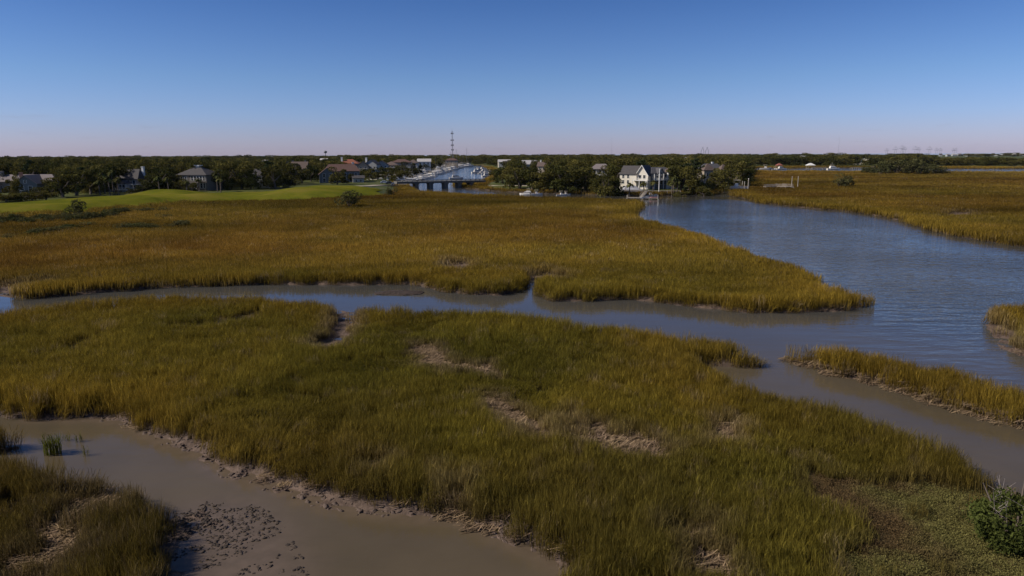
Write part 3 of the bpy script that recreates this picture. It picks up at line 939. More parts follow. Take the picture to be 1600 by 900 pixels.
def trunk_obj(seed, kind):
    g = np.random.default_rng(seed)
    b_ = MB()
    if kind == 'oak':
        top = Vector((g.uniform(-.5, .5), g.uniform(-.5, .5), 3.2))
        b_.path([(0, 0, -.6), (.1, 0, 1.2), top], [.55, .42, .34], 8)
        for k in range(6):
            a = g.uniform(0, 6.283); l = g.uniform(2.4, 4.2)
            m_ = top + Vector((math.cos(a) * l * .5, math.sin(a) * l * .5, g.uniform(1.2, 2.4)))
            e = top + Vector((math.cos(a) * l, math.sin(a) * l, g.uniform(2.5, 5.5)))
            b_.path([top, m_, e], [.26, .17, .07], 6)
    elif kind == 'pine':
        b_.path([(0, 0, -.6), (.1, .1, 5), (0, .2, 11)], [.32, .24, .06], 7)
        for k in range(8):
            a = g.uniform(0, 6.283); z = g.uniform(5.2, 10)
            b_.bar((.05, .1, z), (math.cos(a) * 2.1, math.sin(a) * 2.1, z + .5), .07, .03, 5)
    else:
        for k in range(5):
            a = g.uniform(0, 6.283)
            b_.path([(0, 0, -.3), (math.cos(a) * .5, math.sin(a) * .5, 1.0), (math.cos(a) * 1.1, math.sin(a) * 1.1, 2.2)], [.09, .06, .025], 5)
    o = b_.build('trunk', M_BARK)
    COL.objects.unlink(o)
    return o


CROWN = {'oak': [crown_obj(400 + k, 'oak', M_OAK) for k in range(6)], 'pine': [crown_obj(420 + k, 'pine', M_PINE, nl=16, per=90, size=.34) for k in range(3)],
         'shrub': [crown_obj(430 + k, 'shrub', M_SHRUB, nl=9, per=120, size=.17) for k in range(4)]}
TRUNK = {q: [trunk_obj(440 + k, q) for k in range(3)] for q in CROWN}
TNAME = {'oak': 'live_oak', 'pine': 'pine_tree', 'shrub': 'shrub', 'palm': 'palm_tree'}
TCAT = {'oak': 'tree', 'pine': 'tree', 'shrub': 'shrub', 'palm': 'palm tree'}


def palm_parts():
    b_ = MB()
    b_.path([(0, 0, -.5), (.12, 0, 2), (.1, .1, 4.4), (.2, .1, 6.3)], [.24, .19, .17, .2], 8)
    t = b_.build('trunk', M_BARK); COL.objects.unlink(t)
    g = np.random.default_rng(5)
    V, Fc, To = [], [], []
    for k in range(34):
        a = g.uniform(0, 6.283); e = g.uniform(-.6, 1.2); l = g.uniform(1.3, 2.0); w = g.uniform(.28, .5)
        o = np.array([.2, .1, 6.3 + g.uniform(-.2, .2)]); pts = []
        for s in (0, .45, .8, 1.0):
            pts.append(o + np.array([math.cos(a) * math.cos(e) * l * s, math.sin(a) * math.cos(e) * l * s, math.sin(e) * l * s - .9 * s * s * l * .7]))
        p = np.array([-math.sin(a), math.cos(a), 0]); i = len(V)
        for s, ww in zip(range(4), (.05, w, w * .8, .05)): V += [pts[s] - p * ww, pts[s] + p * ww]
        for s in range(3): Fc.append((i + 2 * s, i + 2 * s + 1, i + 2 * s + 3, i + 2 * s + 2))
        To += [g.uniform(.6, 1.3)] * 8
    c = np_mesh('crown', V, Fc, [M_PALM], {'tone': ('FLOAT', To)}, False, False)
    return t, c


CROWN['palm'], TRUNK['palm'] = [], []
_t, _c = palm_parts()
CROWN['palm'].append(_c); TRUNK['palm'].append(_t)
H0 = {'oak': 12.0, 'pine': 12.0, 'shrub': 3.4, 'palm': 7.2}
W0 = {'oak': 11.0, 'pine': 5.0, 'shrub': 4.4, 'palm': 3.6}


def zground(x, y):
    return float(ground_z(np.array([float(x)]), np.array([float(y)]))[0])


def tree(x, y, h, w, kind, label, group=None, z=None, k=None):
    r = empty(TNAME[kind], (x, y, zground(x, y) if z is None else z), random.uniform(0, 6.283))
    r.scale = (w / W0[kind], w / W0[kind] * random.uniform(.9, 1.1), h / H0[kind])
    k = random.randrange(1000) if k is None else k
    for src in (CROWN[kind], TRUNK[kind]):
        c = src[k % len(src)].copy()
        c.name = 'crown' if src is CROWN[kind] else 'trunk'
        COL.objects.link(c); c.parent = r
    tag(r, label, TCAT[kind], group)
    return r


# belts of trees: candidates on a jittered polar grid, the nearest in view as things, the rest as one wood
HOUSE_WEDGE = []          # (px0, px1, depth): lines of sight kept open in front of a house
for hx in ((-20, 96, 292), (186, 234, 300), (286, 340, 300), (395, 420, 318), (440, 482, 410), (500, 564, 380), (536, 642, 520), (656, 672, 640), (640, 735, 640), (735, 775, 600),
           (778, 800, 800), (812, 842, 620), (842, 862, 520), (918, 956, 372), (968, 1052, 345), (1086, 1134, 345), (1344, 1364, 900), (500, 512, 900), (412, 420, 700)):
    HOUSE_WEDGE.append(hx)


def px_of(x, y): return 800 + F * x / (y * CP + 16.5 * SP)


TAKEN = []


def plant(px, y, h, w, kind, label, group=None, d=None, z=None):
    """a tree whose foot is at a photo point (or at depth d)"""
    x, yy = (AT(px, y, d)[0], d) if d else P(px, y, 1.5)[:2]
    TAKEN.append((x, yy, w))
    return tree(x, yy, h, w, kind, label, group, z)


G1 = 'live oaks around the houses behind the fairway'
L1 = 'dark dense live oak among the houses behind the fairway'
front_left = [(-28, 314, 8, 9, 'oak'), (22, 311, 9.2, 6.5, 'oak'), (48, 311, 3.5, 6, 'oak'), (64, 309, 5, 7, 'oak'), (82, 309, 8, 9, 'oak'), (98, 309, 10.5, 13, 'oak'), (120, 306, 12, 14, 'oak'), (142, 304, 10, 12, 'oak'),
              (150, 303, 8, 8, 'oak'), (232, 300, 8.5, 9, 'oak'), (246, 299, 10.5, 12, 'oak'), (262, 298, 10, 11, 'oak'), (277, 298, 9, 10, 'oak'), (286, 299, 5, 6, 'oak'), (300, 300, 4, 6, 'oak'),
              (348, 297, 10, 10, 'oak'), (360, 296, 13, 14, 'oak'), (378, 296, 13, 14, 'oak'), (392, 296, 11.5, 12, 'oak'), (420, 293, 8, 7, 'oak'), (428, 291, 10, 10, 'oak'), (441, 289, 12, 11, 'oak'), (462, 289, 12.5, 12, 'oak'),
              (472, 287, 9, 9, 'oak'), (486, 284, 10, 10, 'oak'), (452, 294, 5, 7, 'oak'), (222, 301, 4, 5, 'oak'), (206, 303, 2.6, 5, 'oak'), (10, 316, 3, 8, 'oak'), (34, 315, 3.2, 9, 'oak'), (50, 314, 3.2, 9, 'oak'), (-10, 317, 3.2, 9, 'oak'), (72, 313, 3.5, 8, 'oak')]
for px, y, h, w, kd in front_left: plant(px, y, h, w, kd, L1, G1)
for px, y, h in ((164, 303, 9), (172, 306, 7.5), (178, 302, 9.5), (186, 305, 7), (157, 306, 6), (250, 302, 7), (264, 301, 6.5), (340, 300, 8), (345, 301, 6.5), (312, 299, 5.5), (293, 301, 5), (424, 293, 7)):
    plant(px, y, h, 4.2, 'palm', 'shaggy cabbage palm in the gardens behind the fairway', 'palms behind the fairway')
plant(527, 288.5, 10, 11, 'oak', 'dark round oak standing in front of the red roofed house')
for px, y, h, w in ((543, 285, 6.5, 8), (555, 284, 6.5, 8), (566, 283, 6, 8), (578, 282, 6, 8), (590, 281, 6, 9), (602, 280, 6, 9), (614, 278.5, 6.5, 10), (622, 279, 7, 10), (634, 276.5, 7.5, 11), (646, 273.5, 8, 11), (658, 270.5, 9, 12), (626, 275, 8, 11), (616, 282, 5, 8), (612, 275, 7.5, 11), (596, 276, 7, 10), (575, 277, 7, 10), (668, 267, 9, 13), (682, 263, 10, 14), (696, 260, 10, 14)):
    plant(px, y, h, w, 'oak', 'small oak between the road and the marina town houses', 'oaks by the marina road')
L3 = 'dense live oak on the wooded bank right of the bridge'
for px, y, h, w in ((776, 285, 7, 9), (774, 277, 7, 9), (786, 287, 9, 11), (800, 290, 10, 12), (812, 294, 12, 13), (832, 295, 12.5, 13), (850, 296, 10.5, 13), (866, 296, 12, 13), (884, 297, 13, 14), (900, 297, 12.5, 13), (914, 297, 10.5, 10), (893, 292, 13, 14), (872, 290, 13, 14), (824, 289, 13, 13)):
    plant(px, y, h, w, 'oak', L3, 'live oaks on the bank past the bridge')
L4 = 'spreading live oak beside the white gabled house'
for px, y, h, w in ((938, 299, 10, 9), (949, 300, 11.5, 10), (959, 300, 9.5, 6.5), (932, 298, 5, 7), (1064, 297, 13, 13), (1076, 298, 12, 12), (1088, 299, 5, 8), (1062, 301, 4, 8), (1100, 300, 4, 7)):
    plant(px, y, h, w, 'oak', L4, 'live oaks around the white house')
L5 = 'dark live oak crowding the brown roofed house by the dock'
for px, y, h, w in ((1086, 296, 8, 8), (1124, 294, 11, 11), (1136, 292.5, 13, 13), (1148, 290, 13, 13), (1158, 288, 11, 12), (1166, 287, 7, 9), (1114, 297, 6, 7), (1104, 298, 5, 6)):
    plant(px, y, h, w, 'oak', L5, 'live oaks around the brown house')
for px, y, h in ((1053, 299, 8.5), (1058, 299, 7), (1050, 300, 6.5), (983, 300.5, 6), (1006, 301, 6.2), (1020, 300, 6)):
    plant(px, y, h, 3.8, 'palm', 'small cabbage palm on the lawn of the white house', 'palms by the white house')
plant(546, 320, 4.6, 7.4, 'shrub', 'lone round dark bush in the marsh below the fairway', z=.7)
plant(613, 304, 4.2, 4.5, 'shrub', 'small sparse tree near the bridge end of the marsh', z=.7)
plant(1318, 290, 6.0, 9.5, 'shrub', 'lone spreading tree out in the orange marsh', z=.8)
plant(1312, 290, 4.0, 6.5, 'shrub', 'low leafy bush leaning on the lone marsh tree', z=.8)
for px, y, h, w in ((1362, 270, 6, 16), (1376, 271, 8, 18), (1388, 270, 9, 18), (1400, 271, 10, 20), (1412, 270, 9, 18), (1424, 271, 9, 18), (1436, 271.5, 10, 18), (1448, 270, 7, 16), (1460, 271, 5.5, 14), (1472, 271, 3.5, 12)):
    plant(px, y, h, w, 'shrub', 'green bush on the thicket island in the far marsh', 'bushes of the thicket island', z=.8)

# the shrub hedge along the fairway's edge and the sedge clumps in the marsh
for k in range(34):
    px = -20 + k * 6.6 + random.uniform(-2, 2)
    y = np.interp(px, [-20, 0, 100, 160, 205], [345, 343, 340, 335, 328]) + random.uniform(-1.5, 2.5)
    plant(px, y, random.uniform(1.3, 2.2), random.uniform(3.0, 5.0), 'shrub', 'low grey green shrub in the row along the fairway edge', 'shrubs along the fairway edge', z=.5)
plant(119, 336, 4.4, 4.6, 'shrub', 'taller dark bush rising out of the shrub row', z=.6)
for px, y in ((16, 368), (62, 361), (70, 360), (84, 357), (105, 352), (112, 353), (135, 348), (190, 353), (200, 352), (212, 351), (225, 352), (236, 353), (255, 336), (245, 326), (226, 327), (215, 327), (275, 349), (290, 347)):
    plant(px, y, random.uniform(1.2, 1.6), random.uniform(4, 6.5), 'shrub', 'flat grey sedge clump in the marsh before the fairway', 'sedge clumps in the marsh', z=.4)

cand = []
d = 285.0
while d < 2600:
    st = max(8.5, d * .021)
    half = .86 * d
    for x in np.arange(-half, half, st):
        cand.append((x + random.uniform(-.42, .42) * st, d + random.uniform(-.42, .42) * st, st))
    d += st * (.95 if d < 700 else 1.5)
cand = np.array(cand)
cz_, csd_, _, cup_, cgo_ = ground_z(cand[:, 0], cand[:, 1], True)
ROADS = [poly([(500, 291), (520, 291), (570, 289.5), (637, 284.5)], 1.5), poly([(745, 283), (775, 283), (830, 284)], 1.5)]
rd = np.minimum(seg_dist(cand[:, 0], cand[:, 1], ROADS[0], False), seg_dist(cand[:, 0], cand[:, 1], ROADS[1], False))
rough = fbm(cand[:, 0], cand[:, 1], 60, 91, 2)
pick, rest = [], []
for (x, y, st), z_, s_, u_, g_, q_, rr_ in zip(cand, cz_, csd_, cup_, cgo_, rd, rough):
    p = px_of(x, y)
    if u_ < 5 or g_ > -5 or q_ < 7: continue
    if any(a < p < b_ and y < c_ + 6 for a, b_, c_ in HOUSE_WEDGE): continue
    if 480 < p < 650 and y < 400: continue
    if p > 1370 and 1000 < y < 2150: continue
    if 1165 < p < 1800 and y > 1100 and (rr_ < .2): continue
    if any((x - a) ** 2 + (y - b_) ** 2 < (.42 * (w_ + 9)) ** 2 for a, b_, w_ in TAKEN): continue
    (pick if (-40 < p < 1640 and len(pick) < 165) else rest).append((x, y, z_, st))
    if len(pick) == 165 and y > 1200 and random.random() < .25: rest.pop()
for x, y, z_, st in pick:
    p = px_of(x, y)
    h, w = random.uniform(8.5, 13.6) * (1.22 if random.random() < .14 else 1), st * random.uniform(1.2, 1.5)
    kd = 'pine' if random.random() < .08 else 'oak'
    if p < 640: lb, gp = 'leafy tree in the wood rising behind the fairway houses', 'trees of the wood behind the fairway'
    elif p < 960: lb, gp = 'leafy tree in the wood between the bridge and the grey house', 'trees of the wood past the bridge'
    else: lb, gp = 'leafy tree in the wood behind the white house', 'trees of the wood behind the white house'
    if p > 1460: h *= .8
    tree(x, y, h, w if kd == 'oak' else 7, kd, lb, gp, z_)
rest = np.array(rest)
n = len(rest)
pxr = 800 + F * rest[:, 0] / (rest[:, 1] * CP + 3)
hh = np.where((pxr > 1460) & (rest[:, 1] < 1500), .8, 1) * (10.6 + 2.6 * fbm(rest[:, 0], rest[:, 1], 120, 93, 3) + RNG.normal(0, 1.1, n)) / 12 * np.where(RNG.uniform(0, 1, n) < .07, 1.2, 1)
ww = np.maximum(rest[:, 3], 9) * RNG.uniform(1.15, 1.5, n) / 11
pr = [bpy.data.objects.new('tree', q.data) for q in CROWN['oak']]
scatter('woodland', np.stack([rest[:, 0], rest[:, 1], rest[:, 2]], -1), np.stack([np.zeros(n), np.zeros(n), RNG.uniform(0, 6.283, n)], -1), np.stack([ww, ww, hh], -1),
        RNG.integers(0, len(pr), n), pr, 'far dark woodland reaching to the horizon behind the houses', 'woodland')
print('trees', len(pick), 'wood', n)

# the near bush with bare branches, rooted in the ground cover
bx, by, _ = P(1582, 858, .4)
bz = zground(bx, by)
r = empty('wax_myrtle_bush', (bx, by, bz))
r.scale = (1.3, 1.3, 1.2)
tag(r, 'green leafy bush with bleached bare branches beside the low ground cover', 'bush')
g = np.random.default_rng(77)
LIMB = []
for k in range(9):
    a = g.uniform(0, 6.283); l = g.uniform(.5, 1.15)
    LIMB.append([(0, 0, -.1), (math.cos(a) * l * .5, math.sin(a) * l * .5, g.uniform(.7, 1.1)), (math.cos(a) * l, math.sin(a) * l, g.uniform(1.5, 2.5))])
b_ = MB()
for q in LIMB: b_.path(q, [.06, .04, .015], 6)
b_.build('trunk', M_BARK, r)
C = []
for _ in range(230):
    d_ = g.normal(0, 1, 3); d_ /= np.linalg.norm(d_)
    c = np.array([0, 0, .95]) + d_ * np.array([1.2, 1.2, 1.05]) * g.uniform(.35, 1.0) ** .5
    if c[2] > 1.3 and c[0] < .35 and g.uniform() < .6: continue
    C.append(c + g.normal(0, .11, (60, 3)))
C = np.concatenate(C); C = C[C[:, 2] > .05]
V, Fc = leaf_quads(C, .055, g, .3)
T = np.repeat(np.clip(1 + .3 * fbm(C[:, 0], C[:, 1] + C[:, 2], .5, 9, 2) + g.normal(0, .2, len(C)), .4, 1.7), 4)
o = np_mesh('foliage', V, Fc, [M_BUSH], {'tone': ('FLOAT', T)}, False); o.parent = r
for k in range(7):
    a = g.uniform(1.6, 5.6); s = Vector((-.15 + math.cos(a) * .3, math.sin(a) * .3, .9))
    b_ = MB()
    e = s + Vector((math.cos(a) * g.uniform(.2, .7), math.sin(a) * g.uniform(.2, .7), g.uniform(.9, 1.75)))
    b_.path([s, (s + e) / 2 + Vector((g.normal(0, .08), g.normal(0, .08), 0)), e], [.011, .008, .003], 5)
    for _ in range(5):
        t = g.uniform(.35, .95); p = s.lerp(e, t)
        b_.bar(p, p + Vector((g.normal(0, .25), g.normal(0, .25), g.uniform(.05, .4))), .007, .003, 4)
    b_.build('bare_branch', M_DEADWOOD, r)

# tufts standing alone in the shallow pool
for px, y, h, s, lb in ((82, 709, 1.25, 1.5, 'thick green grass tuft alone in the shallow pool'), (132, 712, .7, .7, 'thin grass tuft with few blades in the shallow pool'), (124, 690, .6, .8, 'sparse low tuft behind the thick one in the pool'), (105, 688, .55, .7, 'wispy short tuft between the pool edge and thick tuft')):
    x, yy, _ = P(px, y, 0)
    V = clump(90 if s > 1 else 22, .34, .75, 1.2, .026, .16, 1, 500 + px)
    me = V.data
    o = bpy.data.objects.new('grass_tuft', me); COL.objects.link(o)
    me.materials.clear(); me.materials.append(leaf_mat('tuft_blades', (.11, .115, .02), .35, hue=(.15, .13, .025)))
    o.location = (x, yy, -.08); o.scale = (s, s * .8, h)
    tag(o, lb, 'grass tuft')

# oyster islet in the middle creek
ix, iy, _ = P(626, 458, 0)
ang_ = np.linspace(0, 6.283, 40, endpoint=False)
V = [(0, 0, .25)]; Fc = []
for j, (q, z_) in enumerate(((.45, .38), (.8, .28), (1.0, .1), (1.06, -.4))):
    for a in ang_:
        k = 1 + .18 * float(fbm(np.array([math.cos(a) * 2 + j * .2]), np.array([math.sin(a) * 2]), 1.0, 6, 3)[0])
        V.append((math.cos(a) * q * 3.0 * k, math.sin(a) * q * 1.35 * k, z_ * .6 + random.uniform(-.04, .04)))
n_ = len(ang_)
Fc = [(0, 1 + k, 1 + (k + 1) % n_) for k in range(n_)]
me = bpy.data.meshes.new('oyster_islet')
me.from_pydata(V, [], Fc + [(1 + j * n_ + k, 1 + (j + 1) * n_ + k, 1 + (j + 1) * n_ + (k + 1) % n_, 1 + j * n_ + (k + 1) % n_) for j in range(3) for k in range(n_)])
me.materials.append(mat('oyster_bed', (.05, .034, .026), .85, .6, 7, 1.0))
o = bpy.data.objects.new('oyster_islet', me); o.location = (ix, iy, 0); COL.objects.link(o)
tag(o, 'small flat dark oyster islet in the middle creek', 'islet')
# ------------------------------------------------------------------ houses
M_WHITE = mat('white_paint', (.74, .71, .66), .55, .06, 2)
M_CREAM = mat('cream_siding', (.68, .61, .50), .65, .08, 3, streak=(.2, .2, 8))
M_GREYW = mat('pale_grey_siding', (.36, .36, .35), .65, .08, 3, streak=(.2, .2, 8))
M_BLUEW = mat('blue_grey_siding', (.15, .16, .165), .65, .08, 3, streak=(.2, .2, 8))
M_TANW = mat('tan_siding', (.36, .29, .22), .7, .1, 3, streak=(.2, .2, 8))
M_DARKW = mat('dark_timber_siding', (.16, .135, .11), .75, .12, 3, streak=(.2, .2, 8))
M_ROOF = {'grey': mat('grey_shingle', (.075, .066, .064), .85, .2, 2, .3), 'pink': mat('faded_pinkish_shingle', (.21, .175, .168), .85, .15, 2, .3), 'dark': mat('charcoal_shingle', (.085, .08, .085), .85, .2, 2, .3),
          'red': mat('brick_red_shingle', (.125, .07, .056), .85, .15, 2, .3), 'orange': mat('orange_red_tile', (.24, .085, .05), .8, .12, 2, .3), 'brown': mat('brown_shingle', (.13, .092, .076), .85, .2, 2, .3),
          'white': mat('pale_metal_roof', (.50, .46, .44), .45, .05, 2)}
M_GLASS, nt_, b__ = new_mat('window_glass')
b__.inputs['Base Color'].default_value = (.02, .025, .03, 1); b__.inputs['Roughness'].default_value = .06
M_BRICK = mat('chimney_brick', (.24, .14, .11), .9, .3, 6, .3)
M_CONC = mat('weathered_concrete', (.25, .225, .195), .85, .2, 1.2, .3)


def window(par, M, u, z0, w, h, face, at, parts=True):
    """M: block matrix; face: 'f' front, 'l' left, 'r' right side of the block at coordinate 'at'"""
    def bx(mb, u0, u1, a, b_, out0, out1):
        if face == 'f': mb.box(u0, u1, at - out1, at - out0, a, b_, M)
        elif face == 'l': mb.box(at - out1, at - out0, u0, u1, a, b_, M)
        else: mb.box(at + out0, at + out1, u0, u1, a, b_, M)
    f = MB(); t = .13
    bx(f, u - w / 2 - t, u + w / 2 + t, z0 + h, z0 + h + t, -.05, .09); bx(f, u - w / 2 - t, u + w / 2 + t, z0 - t, z0, -.05, .11)
    bx(f, u - w / 2 - t, u - w / 2, z0, z0 + h, -.05, .09); bx(f, u + w / 2, u + w / 2 + t, z0, z0 + h, -.05, .09)
    bx(f, u - w / 2, u + w / 2, z0 + h * .5 - .03, z0 + h * .5 + .03, -.02, .07)
    o = f.build('window', M_WHITE, par)
    p = MB(); bx(p, u - w / 2 + .002, u + w / 2 - .002, z0 + .002, z0 + h - .002, -.02, .035)
    p.build('pane', M_GLASS, o)
    return o


def rail(mb, p, q, z, h=1.0, M=None, step=1.2):
    """white railing between two points of a block"""
    (x0, y0), (x1, y1) = p, q
    L_ = math.hypot(x1 - x0, y1 - y0)
    mb.bar((x0, y0, z + h), (x1, y1, z + h), .06, None, 4, M); mb.bar((x0, y0, z + .12), (x1, y1, z + .12), .04, None, 4, M)
    n_ = max(1, int(L_ / .32))
    for k in range(n_ + 1):
        t = k / n_; x, y = x0 + (x1 - x0) * t, y0 + (y1 - y0) * t
        mb.box(x - .035, x + .035, y - .035, y + .035, z, z + h, M)


def block(par, M, x0, x1, y0, y1, zb, ze, wm, roof=None, rm=None, zr=0, axis='x', rl=None, wins=(), over=.5, base=None):
    """walls, roof and windows of one block of a house. wins: (face, first, last, count, sill, width, height)"""
    w = MB(); w.box(x0, x1, y0, y1, zb, ze, M)
    if roof == 'gable': w.gable_wall(x0, x1, y0, y1, ze, zr - .02, axis, M)
    w.build('wall', wm, par)
    if roof:
        rf = MB()
        if roof == 'gable': rf.gable(x0, x1, y0, y1, ze, zr, axis, over, .22, M)
        else: rf.hip(x0, x1, y0, y1, ze + .2, zr, over, rl, M)
        rf = rf.build('roof', rm, par)
    for fc, a, b_, n_, z0, ww, hh in wins:
        for k in range(n_):
            u = a + (b_ - a) * (k + .5) / n_
            window(par, M, u, z0, ww, hh, fc, {'f': y0, 'l': x0, 'r': x1}[fc])


def chimney(par, M, x, y, z0, z1, w=.8, m_=None, cap=None):
    c = MB(); c.box(x - w / 2, x + w / 2, y - w / 2, y + w / 2, z0, z1, M)
    c.box(x - w / 2 - .12, x + w / 2 + .12, y - w / 2 - .12, y + w / 2 + .12, z1, z1 + .3, M)
    o = c.build('chimney', m_ or M_BRICK, par)
    return o


def site(name, px, y, d, label, rz=0, cat='house'):
    x, yy, _ = AT(px, y, d)
    z = zground(x, yy)
    r = empty(name, (x, yy, z), R(rz))
    tag(r, label, cat)
    r['ground'] = 0
    del r['ground']
    return r, z


def fit(h, px, top, zr):
    """stretch a house so that its ridge reaches the height the photo shows"""
    d = h.location.y
    k = (AT(px, top, d)[2] - h.location.z) / zr
    h.scale.z = min(1.25, max(.7, k))


I4 = Matrix.Identity(4)


def blk(x, y, rz=0): return Matrix.Translation((x, y, 0)) @ Matrix.Rotation(R(rz), 4, 'Z')


# 1: wide house with pinkish roofs, far left
h, z = site('gabled_house', 48, 300, 294, 'wide house with faded pinkish roofs and a sunlit cross gable', 6)
block(h, blk(0, 3), -17, 11.5, -4.5, 5, -1, 4.4, M_TANW, 'hip', M_ROOF['pink'], 7.6, rl=21, wins=[('f', -16, -2, 4, 1.2, 1.3, 1.6), ('f', 5, 11, 2, 1.2, 1.3, 1.6), ('l', -3, 4, 2, 1.2, 1.2, 1.6)])
block(h, blk(2.6, -3), -4.2, 4.6, -5, 8, -1, 4.0, M_BLUEW, 'gable', M_ROOF['pink'], 7.4, 'y', wins=[('f', -3, 3.6, 2, 1.0, 1.4, 1.8), ('f', -.6, 1, 1, 4.2, 1.0, 1.1), ('l', -3.5, 1.5, 2, 1.0, 1.2, 1.6)])
chimney(h, blk(-2.6, -.6), 0, 0, 4.5, 8.3, 1.0)
chimney(h, blk(-12, 2.5), 0, 0, 5.5, 8.8, 1.2, M_CONC)
block(h, blk(-13.5, -3.5), -3.5, 3, -3, 2, -1, 3.4, M_GREYW, 'gable', M_ROOF['grey'], 5.4, 'y', wins=[('f', -2.6, 2.2, 2, .9, 1.3, 1.6)])
p_ = MB(); p_.box(-17.2, -10.3, -7.6, -6.52, 3.1, 3.3)
for x_ in (-17, -13.8, -10.5): p_.box(x_ - .12, x_ + .12, -7.5, -7.26, -1, 3.1)
p_.build('porch', M_WHITE, h)
fit(h, 48, 272, 7.8)

# 2: steep hipped house with a white chimney
h, z = site('hipped_house', 208, 296, 302, 'steep grey hipped house with one tall white chimney and porch', -8)
block(h, I4, -5.6, 5.6, -4, 5, -1, 5.6, M_TANW, 'hip', M_ROOF['grey'], 10.4, rl=7.6, wins=[('f', -5, 5, 4, 3.4, 1.2, 1.7), ('f', -5, 5, 4, .6, 1.2, 1.8), ('l', -3, 4, 2, 3.4, 1.1, 1.6)])
block(h, blk(-.6, -5.6), -5.4, 3.2, -2.2, 1.6, -1, 3.6, M_WHITE, 'hip', M_ROOF['dark'], 5.4, rl=5, wins=[('f', -5, 3, 5, 1.2, 1.1, 1.9)])
chimney(h, blk(5.0, 1), 0, 0, 5, 11.2, .95, M_WHITE)
p_ = MB(); p_.box(3.4, 7.8, -7.4, -4.02, 3.2, 3.4); p_.box(-6, 7.8, -9.4, -7.9, .7, .9)
for x_ in (3.6, 5.6, 7.6): p_.box(x_ - .1, x_ + .1, -7.3, -7.1, .9, 3.2)
rail(p_, (-6, -9.35), (7.8, -9.35), .9)
for x_ in (-5.8, -2, 2, 5, 7.6): p_.box(x_ - .12, x_ + .12, -9.3, -9.06, -1, .7)
p_.build('porch', M_WHITE, h)
d_ = MB(); d_.box(-.45, .45, -4.09, -3.95, .9, 3.0, blk(5.2, 0)); d_.build('door', M_WHITE, h)
fit(h, 208, 264, 10.4)

# 3: hipped house with a cupola and tall windows
h, z = site('cupola_house', 312, 296, 303, 'dark timber house with white capped hip roof and tall windows', -12)
block(h, I4, -7, 7, -4.5, 5.5, -1, 7.2, M_DARKW, 'hip', M_ROOF['grey'], 11.3, rl=1.8, wins=[('f', -.6, 6.6, 5, 4.6, 1.0, 2.2), ('f', -.6, 6.6, 5, 1.2, 1.0, 2.2), ('f', -6, -2, 2, 4.6, 1.0, 1.8), ('l', -3, 4, 2, 4.6, 1.1, 1.8)])
c_ = MB(); c_.box(-.8, .8, -.3, 1.3, 10.7, 11.5); c_.box(-1.3, 1.3, -.8, 1.8, 11.5, 11.8); c_.build('cupola', M_WHITE, h)
p_ = MB(); p_.box(-.8, 7.4, -6.2, -4.52, 3.7, 3.9); rail(p_, (-.8, -6.15), (7.4, -6.15), 3.9)
for x_ in (-.6, 3.3, 7.2): p_.box(x_ - .1, x_ + .1, -6.2, -6.0, -1, 7)
p_.build('balcony', M_DARKW, h)
fit(h, 312, 258, 11.8)

# 4: pale house half hidden by the big oak
h, z = site('balcony_house', 409, 292, 322, 'pale grey house with a white balcony half hidden by oaks', 8)
block(h, I4, -2.6, 4, -4, 5, -1, 6.4, M_GREYW, 'gable', M_ROOF['grey'], 9.2, 'x', wins=[('f', -2, 3.4, 2, 4, 1.2, 1.6), ('f', -2, 3.4, 2, 1, 1.2, 1.9)])
p_ = MB(); p_.box(-.4, 4.6, -6, -4.02, 3.0, 3.2); rail(p_, (-.4, -5.95), (4.6, -5.95), 3.2)
for x_ in (-.3, 4.5): p_.box(x_ - .1, x_ + .1, -5.95, -5.75, -1, 3)
p_.build('balcony', M_WHITE, h)
fit(h, 409, 264, 9.4)

# 5: the pair of brown gabled houses
for px, lb, rz in ((451, 'brown roofed house with a blue gable among treetops', 14), (470, 'brown roofed house next to its blue gabled twin', 4)):
    h, z = site('gabled_house', px, 280, 420, lb, rz)
    block(h, I4, -4.6, 4.6, -4.5, 4.5, -1, 7.2, M_BLUEW, 'gable', M_ROOF['brown'], 11.4, 'y' if px < 460 else 'x', wins=[('f', -4, 4, 3, 4.6, 1.1, 1.6), ('f', -4, 4, 3, 1.4, 1.1, 1.6)])
    chimney(h, blk(3, 1), 0, 0, 8, 12.2, .8, M_CONC)
    fit(h, px, 252.5, 11.6)

# 6: the large red roofed house
h, z = site('red_roofed_house', 533, 282, 384, 'large house with broad brick red roof and blue grey walls', 16)
block(h, blk(1, 2), -9.5, 9, -5, 6, -1, 6.4, M_BLUEW, 'hip', M_ROOF['red'], 10.6, rl=14, wins=[('f', -9, 8.4, 6, 3.8, 1.3, 1.6), ('f', -9, 8.4, 6, .8, 1.3, 1.8)])
block(h, blk(-7.4, -4.5), -4.2, 4.2, -3, 4, -1, 5.0, M_BLUEW, 'gable', M_ROOF['red'], 8.6, 'y', wins=[('f', -3.4, 3.4, 2, 3.4, 1.4, 1.8), ('f', -3.4, 3.4, 2, .6, 1.4, 1.8)])
chimney(h, blk(7, 3), 0, 0, 8, 11.4, 1.1, M_WHITE)
block(h, blk(9, -5.2), -3, 3, -2.5, 2.5, -1, 2.6, M_GREYW, 'gable', M_ROOF['grey'], 3.9, 'x', wins=[('f', -2.4, 2.4, 2, .4, 1.0, 1.3)])
fit(h, 533, 256, 10.8)

